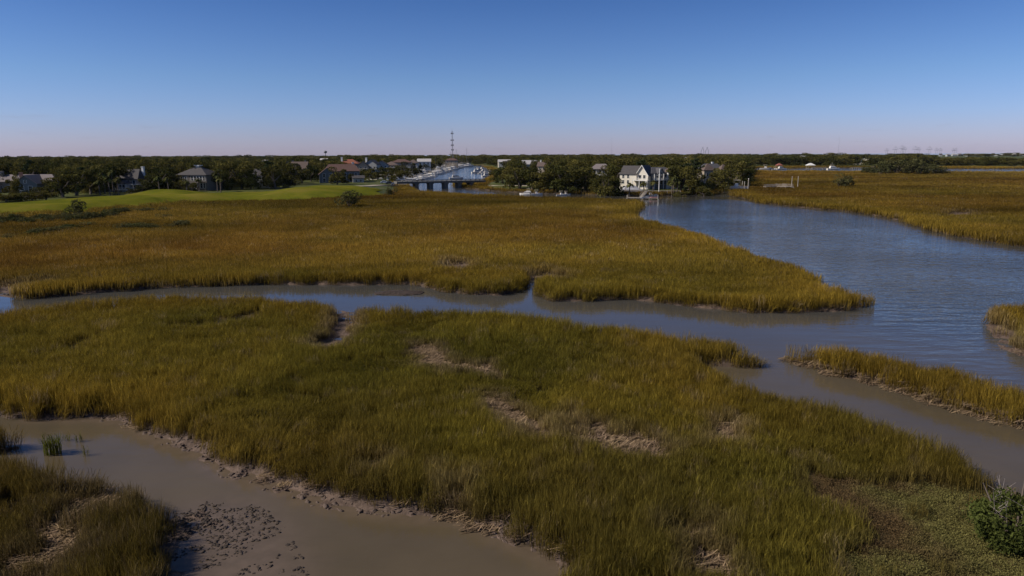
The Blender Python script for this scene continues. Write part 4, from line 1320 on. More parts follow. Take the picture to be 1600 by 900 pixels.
# 7: town houses beside the marina
specs = [(548, 268, 500, 13, 9.6, 12.6, 'orange', M_BLUEW, 'hip', 'town house with bright orange red tiled roof', 0), (568, 268, 486, 7, 9, 12.0, 'red', M_TANW, 'gable', 'narrow town house with a dull red roof', 10),
         (582, 268, 494, 9, 9.6, 12.6, 'grey', M_GREYW, 'gable', 'pale grey town house with white capped chimney', -6), (597, 268, 505, 9, 9, 11.6, 'brown', M_GREYW, 'gable', 'grey town house with brown gabled roof', 8),
         (612, 267, 520, 10, 8.6, 11.4, 'brown', M_TANW, 'hip', 'tan town house with hipped brown roof', 0), (628, 266, 540, 15, 9.5, 11.8, 'red', M_TANW, 'hip', 'long low town house with pinkish red roof edge', 4),
         (646, 264, 560, 8, 9, 11.5, 'brown', M_GREYW, 'hip', 'grey town house at the end of the marina row', 0)]
for px, y, d, w, ze, zr, rm, wm, rf, lb, rz in specs:
    h, z = site('town_house', px, y, d, lb, rz)
    block(h, I4, -w / 2, w / 2, -4.5, 5, -1, ze - 1.4, wm, rf, M_ROOF[rm], zr - 1.4, 'y' if rf == 'gable' else 'x', wins=[('f', -w / 2 + .4, w / 2 - .4, max(2, int(w / 2.4)), zz, 1.1, 1.7) for zz in (5.0, 2.2)])
    fit(h, px, {548: 248.5, 568: 252, 582: 249.5, 597: 251, 612: 252, 628: 248.5, 646: 249}[px], zr - 1.3)
    if px in (548, 582): chimney(h, blk(-w / 2 + 1, -2), 0, 0, zr - 4, zr - .2, 1.1, M_WHITE)
    p_ = MB(); p_.box(-w / 2 + .5, w / 2 - .5, -6, -4.52, 4.4, 4.6); rail(p_, (-w / 2 + .5, -5.95), (w / 2 - .5, -5.95), 4.6, M=None)
    for x_ in (-w / 2 + .6, w / 2 - .6): p_.box(x_ - .1, x_ + .1, -6, -5.8, -1, 4.4)
    p_.build('balcony', M_WHITE, h)
# houses that show little more than roof among the trees
for px, y, d, w, dp, ze, zr, rm, wm, rf, lb, rz in (
        (663, 262, 640, 12, 9, 10.0, 12.4, 'white', M_WHITE, 'gable', 'white building with bright roof near the marina head', 6), (706, 260, 800, 14, 9, 9.5, 12, 'red', M_TANW, 'hip', 'red roofed boathouse at the head of the marina', 0),
        (788, 258, 790, 14, 9, 7.8, 10.2, 'white', M_CREAM, 'gable', 'cream building with flat pale roof above the trees', 5), (797, 260, 640, 9, 8, 7.6, 10.2, 'grey', M_GREYW, 'gable', 'grey gabled house below the cream building', -20),
        (828, 262, 610, 14, 9, 7.8, 11.0, 'white', M_GREYW, 'gable', 'house with sunlit pale metal roof in the treetops', 10), (851, 268, 520, 9.5, 8, 7.6, 10.6, 'brown', M_TANW, 'gable', 'tan house with brown roof and two chimneys in oaks', -15),
        (507, 258, 900, 9, 8, 9.4, 11.6, 'white', M_GREYW, 'gable', 'tiny pale roof above the wood left of the orange roof', 0), (416, 262, 700, 6, 6, 9.5, 11.4, 'white', M_WHITE, 'gable', 'small white roof peeking out of the wood', 10),
        (1074, 252, 900, 12, 9, 9, 12, 'white', M_GREYW, 'hip', 'small pale roof in the trees past the white house', 0), (1043, 256, 700, 11, 9, 8.6, 11, 'pink', M_TANW, 'gable', 'low pinkish roof showing in the trees behind', 5),
        (1522, 262, 850, 13, 9, 5.0, 7.6, 'white', M_TANW, 'gable', 'low house with pale roof at the far river trees', 5), (1255, 246, 1200, 10, 8, 9, 11.5, 'white', M_WHITE, 'gable', 'tiny white roof above the far tree line', 0)):
    h, z = site('house', px, y, d, lb, rz)
    block(h, I4, -w / 2, w / 2, -dp / 2, dp / 2, -1, ze - z, wm, rf, M_ROOF[rm], zr - z, 'x', wins=[('f', -w / 2 + .5, w / 2 - .5, 3, ze - z - 2.4, 1.1, 1.5)])
    if px == 851:
        for x_ in (-3, 3): chimney(h, blk(x_, 0), 0, 0, ze - z, zr - z + 1.2, .8, M_WHITE if x_ < 0 else M_BRICK)
for k in range(16):
    px = 1470 + k * 9 + random.uniform(-3, 3); d = random.uniform(2200, 2700)
    h, z = site('house', px, 244, d, 'tiny white house in the row on the far right shore', random.uniform(-20, 20))
    h['group'] = 'white houses on the far shore'
    w = random.uniform(9, 16)
    block(h, I4, -w / 2, w / 2, -5, 5, -1, random.uniform(4, 6), M_GREYW, 'gable', M_ROOF[random.choice(['white', 'grey', 'pink'])], random.uniform(7, 9.5), 'x')

# 8: grey house with two storeys of porch
h, z = site('porch_house', 938, 292, 366, 'grey house with pale hipped roof and double porch', -10)
block(h, I4, -5, 5, -3, 6, -1, 8.4, M_GREYW, 'hip', M_ROOF['pink'], 11.6, rl=5, wins=[('f', -4.4, 4.4, 3, 5.8, 1.2, 1.8), ('f', -4.4, 4.4, 3, 2.2, 1.2, 1.8)])
rf = MB(); rf.hip(-5, 4, -6, -3.1, 8.6, 9.6, .4, 6); rf.build('porch_roof', M_ROOF['pink'], h)
p_ = MB(); p_.box(-5, 4, -6, -3.02, 4.8, 5.1); rail(p_, (-5, -5.95), (4, -5.95), 5.1)
for x_ in (-4.9, -2, 1, 3.9): p_.box(x_ - .14, x_ + .14, -6, -5.72, -1, 8.4)
p_.build('porch', M_WHITE, h)
fit(h, 938, 255.5, 11.8)

# 9: the big white and cream house on the point
h, z = site('gabled_house', 1006, 297.5, P(1004, 297, 1.3)[1] + 5, 'large cream and white gabled house with balconies on the point')
ML_ = blk(-6.2, 1.5, -36)
block(h, ML_, -4.8, 4.4, -3.5, 6, -1, 8.2, M_CREAM, 'gable', M_ROOF['grey'], 12.2, 'x', wins=[('f', -4.2, 1.2, 2, 5.9, 1.1, 1.6), ('f', -4.2, 1.2, 2, 2.9, 1.1, 1.8), ('l', -2, 5, 2, 5.9, 1.1, 1.5), ('l', -2, 5, 2, 2.9, 1.1, 1.7)])
MG_ = blk(-.6, -2.8, -36)
block(h, MG_, -3.2, 3.2, -2.5, 5.5, -1, 7.6, M_CREAM, 'gable', M_ROOF['dark'], 12.5, 'y', wins=[('f', -2.2, 2.4, 2, 5.6, 1.3, 1.9), ('f', -2.4, 2.4, 2, 2.4, 1.5, 1.9)])
t_ = MB()
for sg in (-1, 1):       # white barge boards of the front gable
    t_.add([(sg * 3.75, -3.06, 6.75), (sg * 3.75, -3.06, 7.15), (0, -3.06, 12.9), (0, -3.06, 12.4), (sg * 3.75, -3.24, 6.75), (sg * 3.75, -3.24, 7.15), (0, -3.24, 12.9), (0, -3.24, 12.4)],
           [(0, 1, 2, 3), (7, 6, 5, 4), (0, 4, 5, 1), (1, 5, 6, 2), (2, 6, 7, 3), (3, 7, 4, 0)], MG_)
t_.build('barge_board', M_WHITE, h)
MR_ = blk(6.4, 1.0, 24)
block(h, MR_, -5.6, 8.4, -3.5, 5.5, -1, 8.2, M_BLUEW, 'hip', M_ROOF['dark'], 11.6, rl=8, wins=[('f', -5, 8, 6, 5.7, 1.3, 1.9), ('f', -5, 8, 6, 2.5, 1.3, 2.0)])  # wing turned from the sun: its bluish shade is put into the wall colour
block(h, MR_ @ blk(-.6, -3.6), -1.6, 1.6, -.9, 3, 7.9, 8.8, M_GREYW, 'gable', M_ROOF['dark'], 11.0, 'y', wins=[('f', -.8, .8, 1, 8.05, 1.0, .9)])
block(h, MR_ @ blk(5.2, -3.0), -1.8, 3.6, -2, 2.4, -1, 9.0, M_WHITE, 'hip', M_ROOF['brown'], 11.2, rl=2.4, wins=[('f', -1.4, 3.2, 3, 5.8, 1.1, 1.8), ('f', -1.4, 3.2, 3, 2.4, 1.1, 2.0), ('l', -1.6, 2, 2, 5.8, .9, 1.8)])
b_ = MB(); b_.box(-4.0, 4.4, -5.6, -2.52, 4.6, 4.9, MG_); rail(b_, (-4.0, -5.5), (4.4, -5.5), 4.9, 1.1, MG_)
for x_ in (-3.8, 0, 4.2): b_.box(x_ - .14, x_ + .14, -5.56, -5.28, -1, 4.6, MG_)
b_.build('balcony', M_WHITE, h)
b_ = MB(); b_.box(-5.6, 3.0, -6.0, -3.52, 4.6, 4.9, MR_); rail(b_, (-5.6, -5.9), (3.0, -5.9), 4.9, 1.1, MR_)
for x_ in (-5.4, -2.6, .2, 2.9): b_.box(x_ - .14, x_ + .14, -5.96, -5.68, -1, 8.2, MR_)
b_.build('balcony', M_WHITE, h)
a_ = MB()
for x_ in (-3.0, -1.0, 1.0): a_.box(x_, x_ + 1.3, -3.62, -3.45, -.4, 1.6, ML_)
a_.build('garage_opening', M_GLASS, h)
st = MB()
for k in range(9): st.box(2.6, 3.9, -5.7 - .28 * k, -5.42 - .28 * k, 4.3 - .5 * k, 4.5 - .5 * k, MG_)
st.build('stair', M_WHITE, h)
h.scale = (.86, .86, 1)
fit(h, 1002, 258, 12.7)

# 10: the brown roofed house by the dock
h, z = site('brown_house', 1110, 294, 352, 'brown roofed house with two pyramid tops hidden in oaks', 12)
block(h, I4, -6.5, 6, -4, 5, -1, 7.0, M_DARKW, 'hip', M_ROOF['dark'], 11.4, rl=7, wins=[('f', -6, 5.4, 4, 4, 1.2, 1.7), ('f', -6, 5.4, 4, 1, 1.2, 1.8)])
block(h, blk(-4.2, -4), -3, 2.6, -2.4, 2, -1, 7.6, M_TANW, 'hip', M_ROOF['brown'], 11.6, rl=.5, wins=[('f', -2.4, 2.2, 2, 4.4, 1.1, 1.7), ('f', -2.4, 2.2, 2, 1.2, 1.1, 1.8), ('l', -2, 1.6, 1, 4.4, 1.1, 1.7)])
block(h, blk(4.4, -3.6), -2, 2, -2, 2, -1, 7.6, M_TANW, 'hip', M_ROOF['brown'], 11.0, rl=.5, wins=[('f', -1.6, 1.6, 2, 4.4, .9, 1.7)])
chimney(h, blk(1, 1), 0, 0, 9, 12.0, .9, M_WHITE)
fit(h, 1110, 255, 11.6)

# 11: far right house with a bright roof
h, z = site('gabled_house', 1353, 258, 900, 'pale house with steep sunlit roof on the far bank', -28)
block(h, I4, -7.5, 7.5, -6, 6, -1, 6.5, M_CREAM, 'gable', M_ROOF['white'], 14.5, 'y', wins=[('f', -6, 6, 3, 3.2, 1.5, 2.2)])
block(h, blk(-13, 0), -5, 5.4, -3, 3, -1, 3.0, M_CREAM, 'gable', M_ROOF['pink'], 4.6, 'x', wins=[('f', -4, 4, 3, .8, 1.2, 1.5)])
fit(h, 1353, 245.5, 14.7)
# ------------------------------------------------------------------ road, bridge, docks, boats, mast
M_ROAD = mat('pale_sandy_road', (.36, .30, .23), .9, .15, .4, .2)
M_WOOD = mat('weathered_dock_boards', (.30, .25, .20), .85, .25, 3, .3, streak=(.3, 6, 1))
M_POST = mat('weathered_piling', (.40, .35, .29), .85, .25, 3, .3)
M_HULL = mat('white_gelcoat', (.80, .74, .66), .3, .04, 2, spec=.5)
M_NAVY = mat('navy_hull_paint', (.03, .05, .10), .3, .1, 2)
M_CANVAS = mat('cream_canvas', (.55, .47, .36), .85, .1, 3)
M_BLUEC = mat('blue_canvas', (.05, .09, .18), .85, .1, 3)
M_TENT = mat('grey_boat_cover', (.46, .45, .47), .8, .08, 2)
M_ENG = mat('black_outboard', (.02, .02, .022), .4, .1, 3)
M_REDC = mat('red_canvas', (.26, .09, .065), .8, .1, 2)
M_STEEL = mat('dull_steel', (.16, .15, .16), .6, .1, 2, metal=.2)
M_TEAK = mat('teak_deck', (.34, .22, .12), .7, .2, 3)


def strip(name, pts, w, m_, label, cat, lift=.05):
    V, Fc = [], []
    for k, (x, y) in enumerate(pts):
        a = Vector(pts[min(k + 1, len(pts) - 1)]) - Vector(pts[max(k - 1, 0)]); a = Vector((-a.y, a.x)).normalized() * w / 2
        for sg in (-1, 1): V.append((x + sg * a.x, y + sg * a.y, zground(x, y) + lift))
    b_ = MB(); n_ = len(V) // 2
    V2 = V + [(x, y, z_ - .5) for x, y, z_ in V]
    b_.add(V2, [(2 * k, 2 * k + 1, 2 * k + 3, 2 * k + 2) for k in range(n_ - 1)] + [(2 * k + 1, 2 * k + 1 + 2 * n_, 2 * k + 3 + 2 * n_, 2 * k + 3) for k in range(n_ - 1)] + [(2 * k, 2 * k + 2, 2 * k + 2 + 2 * n_, 2 * k + 2 * n_) for k in range(n_ - 1)])
    o = b_.build(name, m_)
    return tag(o, label, cat, None, 'structure')


def dense(seq, z_=1.5, step=8):
    pts = [Vector(p) for p in poly(seq, z_)]
    out = []
    for a, c in zip(pts, pts[1:]):
        n_ = max(1, int((c - a).length / step))
        out += [tuple(a.lerp(c, k / n_)) for k in range(n_)]
    return out + [tuple(pts[-1])]


strip('road', dense([(498, 290.5), (530, 291), (575, 290), (610, 287.5), (640, 285.5)], 2.0), 7, M_ROAD, 'pale sandy road running to the bridge', 'road', .35)
strip('path', dense([(742, 286), (752, 288), (766, 288.5), (800, 290), (840, 291)], 1.6), 3.5, M_ROAD, 'pale path along the bank right of the bridge', 'path', .25)

# bridge
M_BRIDGE = mat('dark_weathered_concrete', (.15, .14, .125), .9, .2, 1.2, .3)
BL, BR = P(634, 295.5, 0), P(744, 293, 0)
bv = Vector((BR[0] - BL[0], BR[1] - BL[1], 0)); bl = bv.length
br = empty('road_bridge', (BL[0], BL[1], 0), math.atan2(bv.y, bv.x))
tag(br, 'low concrete road bridge on square piers across the channel', 'bridge')
d_ = MB(); d_.box(-5, bl + 4, -3.6, 3.6, 3.15, 3.75); d_.box(-5, bl + 4, -3.2, 3.2, 2.75, 3.148); d_.build('deck', M_BRIDGE, br)
for sg in (-1, 1):
    d_ = MB(); d_.box(-5, bl + 4, sg * 3.3 - .12, sg * 3.3 + .12, 4.1, 4.26)
    for k in range(19): d_.box(-4.8 + k * (bl + 8) / 18 - .12, -4.8 + k * (bl + 8) / 18 + .12, sg * 3.3 - .1, sg * 3.3 + .1, 3.75, 4.1)
    d_.build('parapet', M_BRIDGE, br)
for px in (649, 671, 694, 715.5, 734):
    x = (px - 634) / 110 * bl
    d_ = MB(); d_.box(x - .85, x + .85, -2.9, 2.9, -1.4, 2.3); d_.box(x - 1.15, x + 1.15, -3.3, 3.3, 2.3, 2.74); d_.build('pier', M_BRIDGE, br)


# boats ---------------------------------------------------------------
def hull_mb(L_, B, H, sheer=.35, trans=.85):
    """lofted hull with a pointed bow along +x, waterline at 0"""
    st = [(-.5, trans, .0), (-.3, .96, 0), (0, 1.0, .05), (.22, .88, .22), (.38, .58, .55), (.47, .22, .85), (.5, .02, 1.0)]
    V = []
    for u, wf, s in st:
        zt = H + sheer * s
        V += [(u * L_, -B / 2 * wf, zt), (u * L_, -B / 2 * wf * .82, .1), (u * L_, 0, -.35 + .35 * s), (u * L_, B / 2 * wf * .82, .1), (u * L_, B / 2 * wf, zt)]
    Fc = []
    for k in range(len(st) - 1):
        for j in range(4): Fc.append((5 * k + j, 5 * k + j + 1, 5 * k + 6 + j, 5 * k + 5 + j))
        Fc.append((5 * k + 4, 5 * k, 5 * k + 5, 5 * k + 9))
    Fc.append((0, 1, 2, 3, 4))
    e = 5 * (len(st) - 1)
    Fc.append((e, e + 4, e + 3, e + 2, e + 1))
    return MB().add(V, Fc)


def taper(mb, x0, x1, w0, w1, z0, z1, rake0=.3, rake1=.2):
    """cabin block, narrower and raked towards the top"""
    vs = [(x0, -w0, z0), (x1, -w0 * .9, z0), (x1, w0 * .9, z0), (x0, w0, z0), (x0 + rake1, -w1, z1), (x1 - rake0, -w1 * .9, z1), (x1 - rake0, w1 * .9, z1), (x0 + rake1, w1, z1)]
    return mb.add(vs, [(3, 2, 1, 0), (4, 5, 6, 7), (0, 1, 5, 4), (1, 2, 6, 5), (2, 3, 7, 6), (3, 0, 4, 7)])


def motor_yacht(L_=13, m_=None):
    r = empty('motor_yacht', (0, 0, 0))
    B, H = L_ * .30, L_ * .105
    hull_mb(L_, B, H).build('hull', m_ or M_HULL, r)
    taper(MB(), -L_ * .30, L_ * .24, B * .40, B * .33, H, H + 1.7, 1.3, .2).build('cabin', M_HULL, r)
    w = MB(); taper(w, -L_ * .27, L_ * .20, B * .405, B * .36, H + .85, H + 1.35, .9, .1); w.build('window', M_GLASS, r)
    taper(MB(), -L_ * .26, L_ * .06, B * .34, B * .30, H + 1.7, H + 2.35, .5, .1).build('flybridge', M_HULL, r)
    t = MB(); t.box(-L_ * .24, L_ * .0, -B * .33, B * .33, H + 3.9, H + 4.02)
    for x in (-L_ * .22, -L_ * .03):
        for y in (-B * .3, B * .3): t.bar((x, y, H + 2.3), (x, y, H + 3.92), .04)
    t.build('hardtop', M_CANVAS, r)
    a = MB(); a.bar((-L_ * .12, 0, H + 4), (-L_ * .14, 0, H + 6.4), .05, .02); a.build('antenna', M_HULL, r)
    return r


def sailboat(L_=12):
    r = empty('sailboat', (0, 0, 0))
    B, H = L_ * .27, L_ * .09
    hull_mb(L_, B, H, .25, .7).build('hull', M_HULL, r)
    taper(MB(), -L_ * .12, L_ * .2, B * .32, B * .26, H, H + .55, .6, .1).build('cabin', M_HULL, r)
    m_ = MB(); m_.bar((L_ * .06, 0, H), (L_ * .06, 0, H + L_ * 1.15), .09, .06)
    m_.bar((L_ * .06, -.9, H + L_ * .6), (L_ * .06, .9, H + L_ * .6), .04)
    for e in ((L_ * .48, 0, H + .3), (-L_ * .48, 0, H), (L_ * .04, B * .45, H), (L_ * .04, -B * .45, H)): m_.bar((L_ * .06, 0, H + L_ * 1.13), e, .025, None, 4)
    m_.build('mast', M_STEEL, r)
    b_ = MB(); b_.bar((L_ * .05, 0, H + 1.3), (-L_ * .36, 0, H + 1.4), .22, .14, 8); b_.build('furled_sail', M_BLUEC, r)
    return r


def console_boat(L_=7.5, top=M_CANVAS):
    r = empty('motorboat', (0, 0, 0))
    B, H = L_ * .32, .85
    hull_mb(L_, B, H, .35).build('hull', M_HULL, r)
    MB().box(-L_ * .44, L_ * .3, -B * .36, B * .36, H - .02, H + .03).build('deck', M_TEAK, r)
    taper(MB(), -.6, .7, .55, .45, H + .03, H + 1.1, .35, .1).build('console', M_HULL, r)
    t = MB(); t.box(-1.3, 1.0, -.95, .95, H + 2.1, H + 2.2)
    for x in (-1.0, .7):
        for y in (-.8, .8): t.bar((x, y, H + .02), (x, y, H + 2.12), .035)
    t.build('hardtop', top, r)
    for y in (-.4, .4):
        e = MB(); taper(e, -L_ * .5 - .75, -L_ * .5 - .1, .22, .18, .75, 1.5, .1, .15); e.box(-L_ * .5 - .5, -L_ * .5 - .2, y * 0 - .09, .09, -.3, .76)
        o = e.build('outboard_engine', M_ENG, r); o.location = (0, y, 0)
    return r


YA, YN, SA, CB = motor_yacht(), motor_yacht(11, M_NAVY), sailboat(), console_boat()
used_proto = set()


def put(proto, px, y, rz, s, label, group=None, dz=0.0, at=None):
    o = proto if proto.name not in used_proto else copy_tree(proto)
    used_proto.add(proto.name)
    x, yy, _ = at or P(px, y, 0)
    o.location = (x, yy, dz); o.rotation_euler = (0, 0, R(rz)); o.scale = (s, s, s)
    o['label'] = label; o['category'] = {'m': 'boat', 's': 'sailboat'}[proto.name[0]] if proto.name[0] in 'ms' else 'boat'
    if group: o['group'] = group
    elif 'group' in o: del o['group']
    return o


# the marina: finger piers along the left bank, then the head and the right bank
bank = [(646, 284.6), (662, 280.5), (676, 276.5), (688, 272), (700, 268), (711, 264.8), (724, 261.3), (735, 259)]
bx_ = np.array([b[0] for b in bank]); by_ = np.array([b[1] for b in bank])
GL, LLb = 'boats moored along the left bank of the marina', 'white boat moored in the crowded row on the left marina bank'
cnt = 0
t = 0.0
ptsb = [Vector(P(a, b, 0)) for a, b in bank]
for a, c in zip(ptsb, ptsb[1:]):
    L_ = (c - a).length; k = 0.0
    while k < L_:
        for row in range(2 + (random.random() < .6)):
            sb = .5 + .45 * min(1, max(0, (a.y - 330) / 300))
            p = a.lerp(c, k / L_) + Vector((-3 * sb - row * (14 * sb + 2) + random.uniform(-1.5, 1.5), random.uniform(-2, 2), 0))
            q = random.random()
            pr = YA if q < .6 else YN if q < .7 else SA if q < .84 else CB
            sd_l = float(land_sd(np.array([p.x]), np.array([p.y]))[0][0])
            put(pr, 0, 0, random.choice([0, 0, 180]) + random.uniform(-12, 12), random.uniform(.85, 1.1) * sb, 'sailboat with tall bare mast moored along the marina bank' if pr is SA else 'dark hulled boat moored among white boats on the marina bank' if pr is YN else LLb,
                'sailboats in the marina' if pr is SA else 'dark hulled boats in the marina' if pr is YN else GL, max(0, .6 * min(1, max(0, sd_l))), (p.x, p.y, 0)); cnt += 1
        k += 10.5
for px, y, rz in ((742, 270.5, 20), (746, 268, 30), (750, 271.5, 15), (754, 269.5, 20), (758, 272.5, 10), (762, 271, 25), (765, 274.5, 15), (757, 276, 20), (744, 265.5, 10), (751, 265, 25)):
    put(YA, px + 4, y, rz, random.uniform(.6, .85), 'white boat moored on the right bank of the marina', 'boats on the right bank of the marina')
put(SA, 703.5, 265.5, 10, 1.3, 'sailboat with tall bare mast moored along the marina bank', 'sailboats in the marina')
put(SA, 728, 261, 10, 1.6, 'sailboat with tall bare mast moored along the marina bank', 'sailboats in the marina')
put(SA, 712, 263, 10, 1.5, 'sailboat with tall bare mast moored along the marina bank', 'sailboats in the marina')
put(YA, 713, 279.5, 12, .75, 'small cabin boat under way just behind the bridge')
put(YA, 823, 304.5, 172, .46, 'white cabin cruiser with flybridge moored in the narrow creek')
put(CB, 838.5, 304.5, 10, .66, 'open boat with a canopy frame beside the cabin cruiser')
put(CB, 877, 305.8, 20, .62, 'small white centre console boat out in the creek', None)
put(CB, 884, 304.6, 190, .5, 'little skiff tied behind the small console boat')


# dock pieces ---------------------------------------------------------
def dock(name, p, q, w, z_, label, cat='dock', railh=0, pil=3.0, posts_up=0.0, m_=None):
    p, q = Vector(p), Vector(q); v = q - p; L_ = v.length
    r = empty(name, (p.x, p.y, 0), math.atan2(v.y, v.x))
    b_ = MB(); b_.box(0, L_, -w / 2, w / 2, z_ - .18, z_); b_.build('deck', m_ or M_WOOD, r)
    n_ = max(1, int(L_ / pil))
    for k in range(n_ + 1):
        for sg in (-1, 1):
            b_ = MB(); b_.bar((k * L_ / n_, sg * (w / 2 + .13), -1.2), (k * L_ / n_, sg * (w / 2 + .13), z_ + .1 + posts_up), .12, .11, 6); b_.build('piling', M_POST, r)
    if railh:
        b_ = MB()
        for sg in (-1, 1): rail(b_, (0, sg * (w / 2 - .06)), (L_, sg * (w / 2 - .06)), z_, railh)
        b_.build('railing', M_WOOD, r)
    return tag(r, label, cat)


def G2(px, y, z_=0): return P(px, y, z_)[:2]


dock('boardwalk', P(950, 297.5, 1.9)[:2], P(1000, 297.5, 1.9)[:2], 2.0, 1.9, 'raised boardwalk with pale edge before the white house', 'boardwalk', 0, 4)
dock('seawall_walk', P(1001, 297.8, 1.7)[:2], P(1063, 298, 1.7)[:2], 2.4, 1.7, 'pale seawall walk along the lawn of the white house', 'seawall', 0, 5, 0, M_CONC)
dock('floating_dock', P(980, 308.5, .55)[:2], P(1028, 309, .55)[:2], 2.8, .55, 'low floating dock carrying small boats at the river mouth', 'dock', 0, 5, .8)
p0, p1 = Vector(P(1002, 307.5, .6)), Vector(P(1010, 298.6, 1.9))
gw = empty('gangway', (p0.x, p0.y, 0), math.atan2(p1.y - p0.y, p1.x - p0.x)); tag(gw, 'sloping gangway down to the floating dock', 'gangway')
L_ = (p1 - p0).length
b_ = MB(); b_.add([(0, -.7, .62), (0, .7, .62), (L_, -.7, 1.95), (L_, .7, 1.95), (0, -.7, .45), (0, .7, .45), (L_, -.7, 1.78), (L_, .7, 1.78)], [(0, 1, 3, 2), (6, 7, 5, 4), (0, 2, 6, 4), (1, 5, 7, 3), (0, 4, 5, 1), (2, 3, 7, 6)]); b_.build('ramp', M_WOOD, gw)
b_ = MB()
for sg in (-.65, .65):
    b_.bar((0, sg, 1.6), (L_, sg, 2.9), .06)
    for k in range(9): b_.bar((L_ * k / 8, sg, .55 + 1.33 * k / 8), (L_ * k / 8, sg, 1.6 + 1.3 * k / 8), .04)
b_.build('railing', M_WOOD, gw)
# covered boat on its lift
cx_, cy_ = P(985.5, 303.5, 0)[:2]
cv_ = empty('covered_boat', (cx_, cy_, 0), R(8)); tag(cv_, 'boat under a peaked pale grey cover on a lift', 'boat')
V = [(-4.3, -1.5, 1.0), (4.3, -1.3, 1.1), (4.3, 1.3, 1.1), (-4.3, 1.5, 1.0), (-4.0, -1.5, 2.0), (4.6, -1.1, 1.9), (4.6, 1.1, 1.9), (-4.0, 1.5, 2.0), (-1.2, 0, 4.0), (.6, 0, 4.1), (-2.6, 0, 3.1), (2.6, 0, 3.0)]
MB().add(V, [(3, 2, 1, 0), (0, 1, 5, 4), (1, 2, 6, 5), (2, 3, 7, 6), (3, 0, 4, 7), (4, 5, 11, 9, 8, 10), (7, 10, 8, 9, 11, 6), (5, 6, 11), (7, 4, 10)]).build('cover', M_TENT, cv_)
hull_mb(8.6, 2.7, 1.1).build('hull', M_HULL, cv_).location = (0, 0, .35)
for x in (-3, 3):
    for y in (-2, 2):
        b_ = MB(); b_.bar((x, y, -1.2), (x, y, 2.9), .14); b_.build('lift_post', M_POST, cv_)
put(CB, 0, 0, 8, .8, 'dark topped boat tied at the floating dock', None, 0, (*P(1016, 307, 0)[:2], 0))
for px, rz, lb in ((1007, 4, 'white kayak lying on the floating dock'), (1022, -6, 'pink and white kayak at the end of the floating dock')):
    x, y = P(px, 309, .57)[:2]
    k_ = hull_mb(3.4, .75, .32, .1, .25).build('kayak', M_HULL if px < 1010 else mat('faded_pink_plastic', (.55, .28, .26), .5, .1, 2)); k_.location = (x, y, .57); k_.rotation_euler = (0, 0, R(rz)); tag(k_, lb, 'kayak')
fx_, fy_ = P(1029.5, 299, 1.5)[:2]
fp = empty('flagpole', (fx_, fy_, zground(fx_, fy_))); tag(fp, 'tall white flagpole on the lawn of the white house', 'flagpole')
b_ = MB(); b_.bar((0, 0, -.6), (0, 0, 10.2), .19, .13, 8); b_.build('pole', M_WHITE, fp)
b_ = MB(); b_.bar((-1.2, 0, 7.6), (1.2, 0, 7.6), .07, None, 6); b_.build('yardarm', M_WHITE, fp)
# boat lift by the brown house
x, y = P(1150, 299.5, 0)[:2]
put(CB, 0, 0, 174, 1.25, 'white console boat raised on a lift beside dark oaks', None, 1.3, (x, y, 0))
bl_ = empty('boat_lift', (x, y, 0), R(-6)); tag(bl_, 'boat lift of four pale posts under the raised boat', 'boat lift')
for px_ in (-3, 3):
    for py_ in (-2.1, 2.1):
        b_ = MB(); b_.bar((px_, py_, -1.2), (px_, py_, 3.2 if px_ < 0 else 4.6), .16); b_.build('post', M_POST, bl_)
for px_ in (-3, 3):
    b_ = MB(); b_.bar((px_, -2.1, 1.15), (px_, 2.1, 1.15), .1); b_.build('cradle', M_STEEL, bl_)
dock('dock', P(1134, 293, 1.5)[:2], P(1163, 294, 1.5)[:2], 2.2, 1.5, 'wooden dock behind the raised boat and its lift', 'dock', .9, 3.5)
tall = empty('piling', (*P(1168.5, 300, 0)[:2], 0)); tag(tall, 'tall single mooring pile right of the raised boat', 'piling'); b_ = MB(); b_.bar((0, 0, -1.5), (0, 0, 5.6), .2, .17, 8); b_.build('post', M_POST, tall)
b_ = MB(); b_.bar((0, 0, 5.6), (0, 0, 5.95), .24, .03, 8); b_.build('cap', M_WHITE, tall)
# long dock out in the right marsh
dock('boardwalk', P(1195, 291.5, 1.8)[:2], P(1216, 291, 1.8)[:2], 1.4, 1.8, 'thin boardwalk over the marsh leading to the pier head', 'boardwalk', .9, 3)
dock('pier_head', P(1216.6, 290.6, 1.9)[:2], P(1234, 291.6, 1.9)[:2], 4.0, 1.9, 'wooden pier head with railing out in the marsh', 'pier', 1.0, 2.8)
gw = empty('gangway', (*P(1234.6, 291.6, 1.9)[:2], 0)); tag(gw, 'gangway sloping off the marsh pier head', 'gangway')
b_ = MB(); b_.add([(0, -.6, 1.9), (0, .6, 1.9), (4.2, -3.6, .5), (5.0, -2.8, .5), (0, -.6, 1.75), (0, .6, 1.75), (4.2, -3.6, .35), (5.0, -2.8, .35)], [(0, 1, 3, 2), (6, 7, 5, 4), (0, 2, 6, 4), (1, 5, 7, 3), (0, 4, 5, 1), (2, 3, 7, 6)]); b_.build('ramp', M_WOOD, gw)
for k, px in enumerate((1236.5, 1246)):
    tl = empty('piling', (*P(px, 295.5, 0.3)[:2], 0)); tag(tl, ('tall mooring pile beside the marsh pier head', 'tall mooring pile beyond the gangway of the marsh pier')[k], 'piling')
    b_ = MB(); b_.bar((0, 0, -1.2), (0, 0, 6.2), .18, .15, 8); b_.build('post', M_POST, tl)
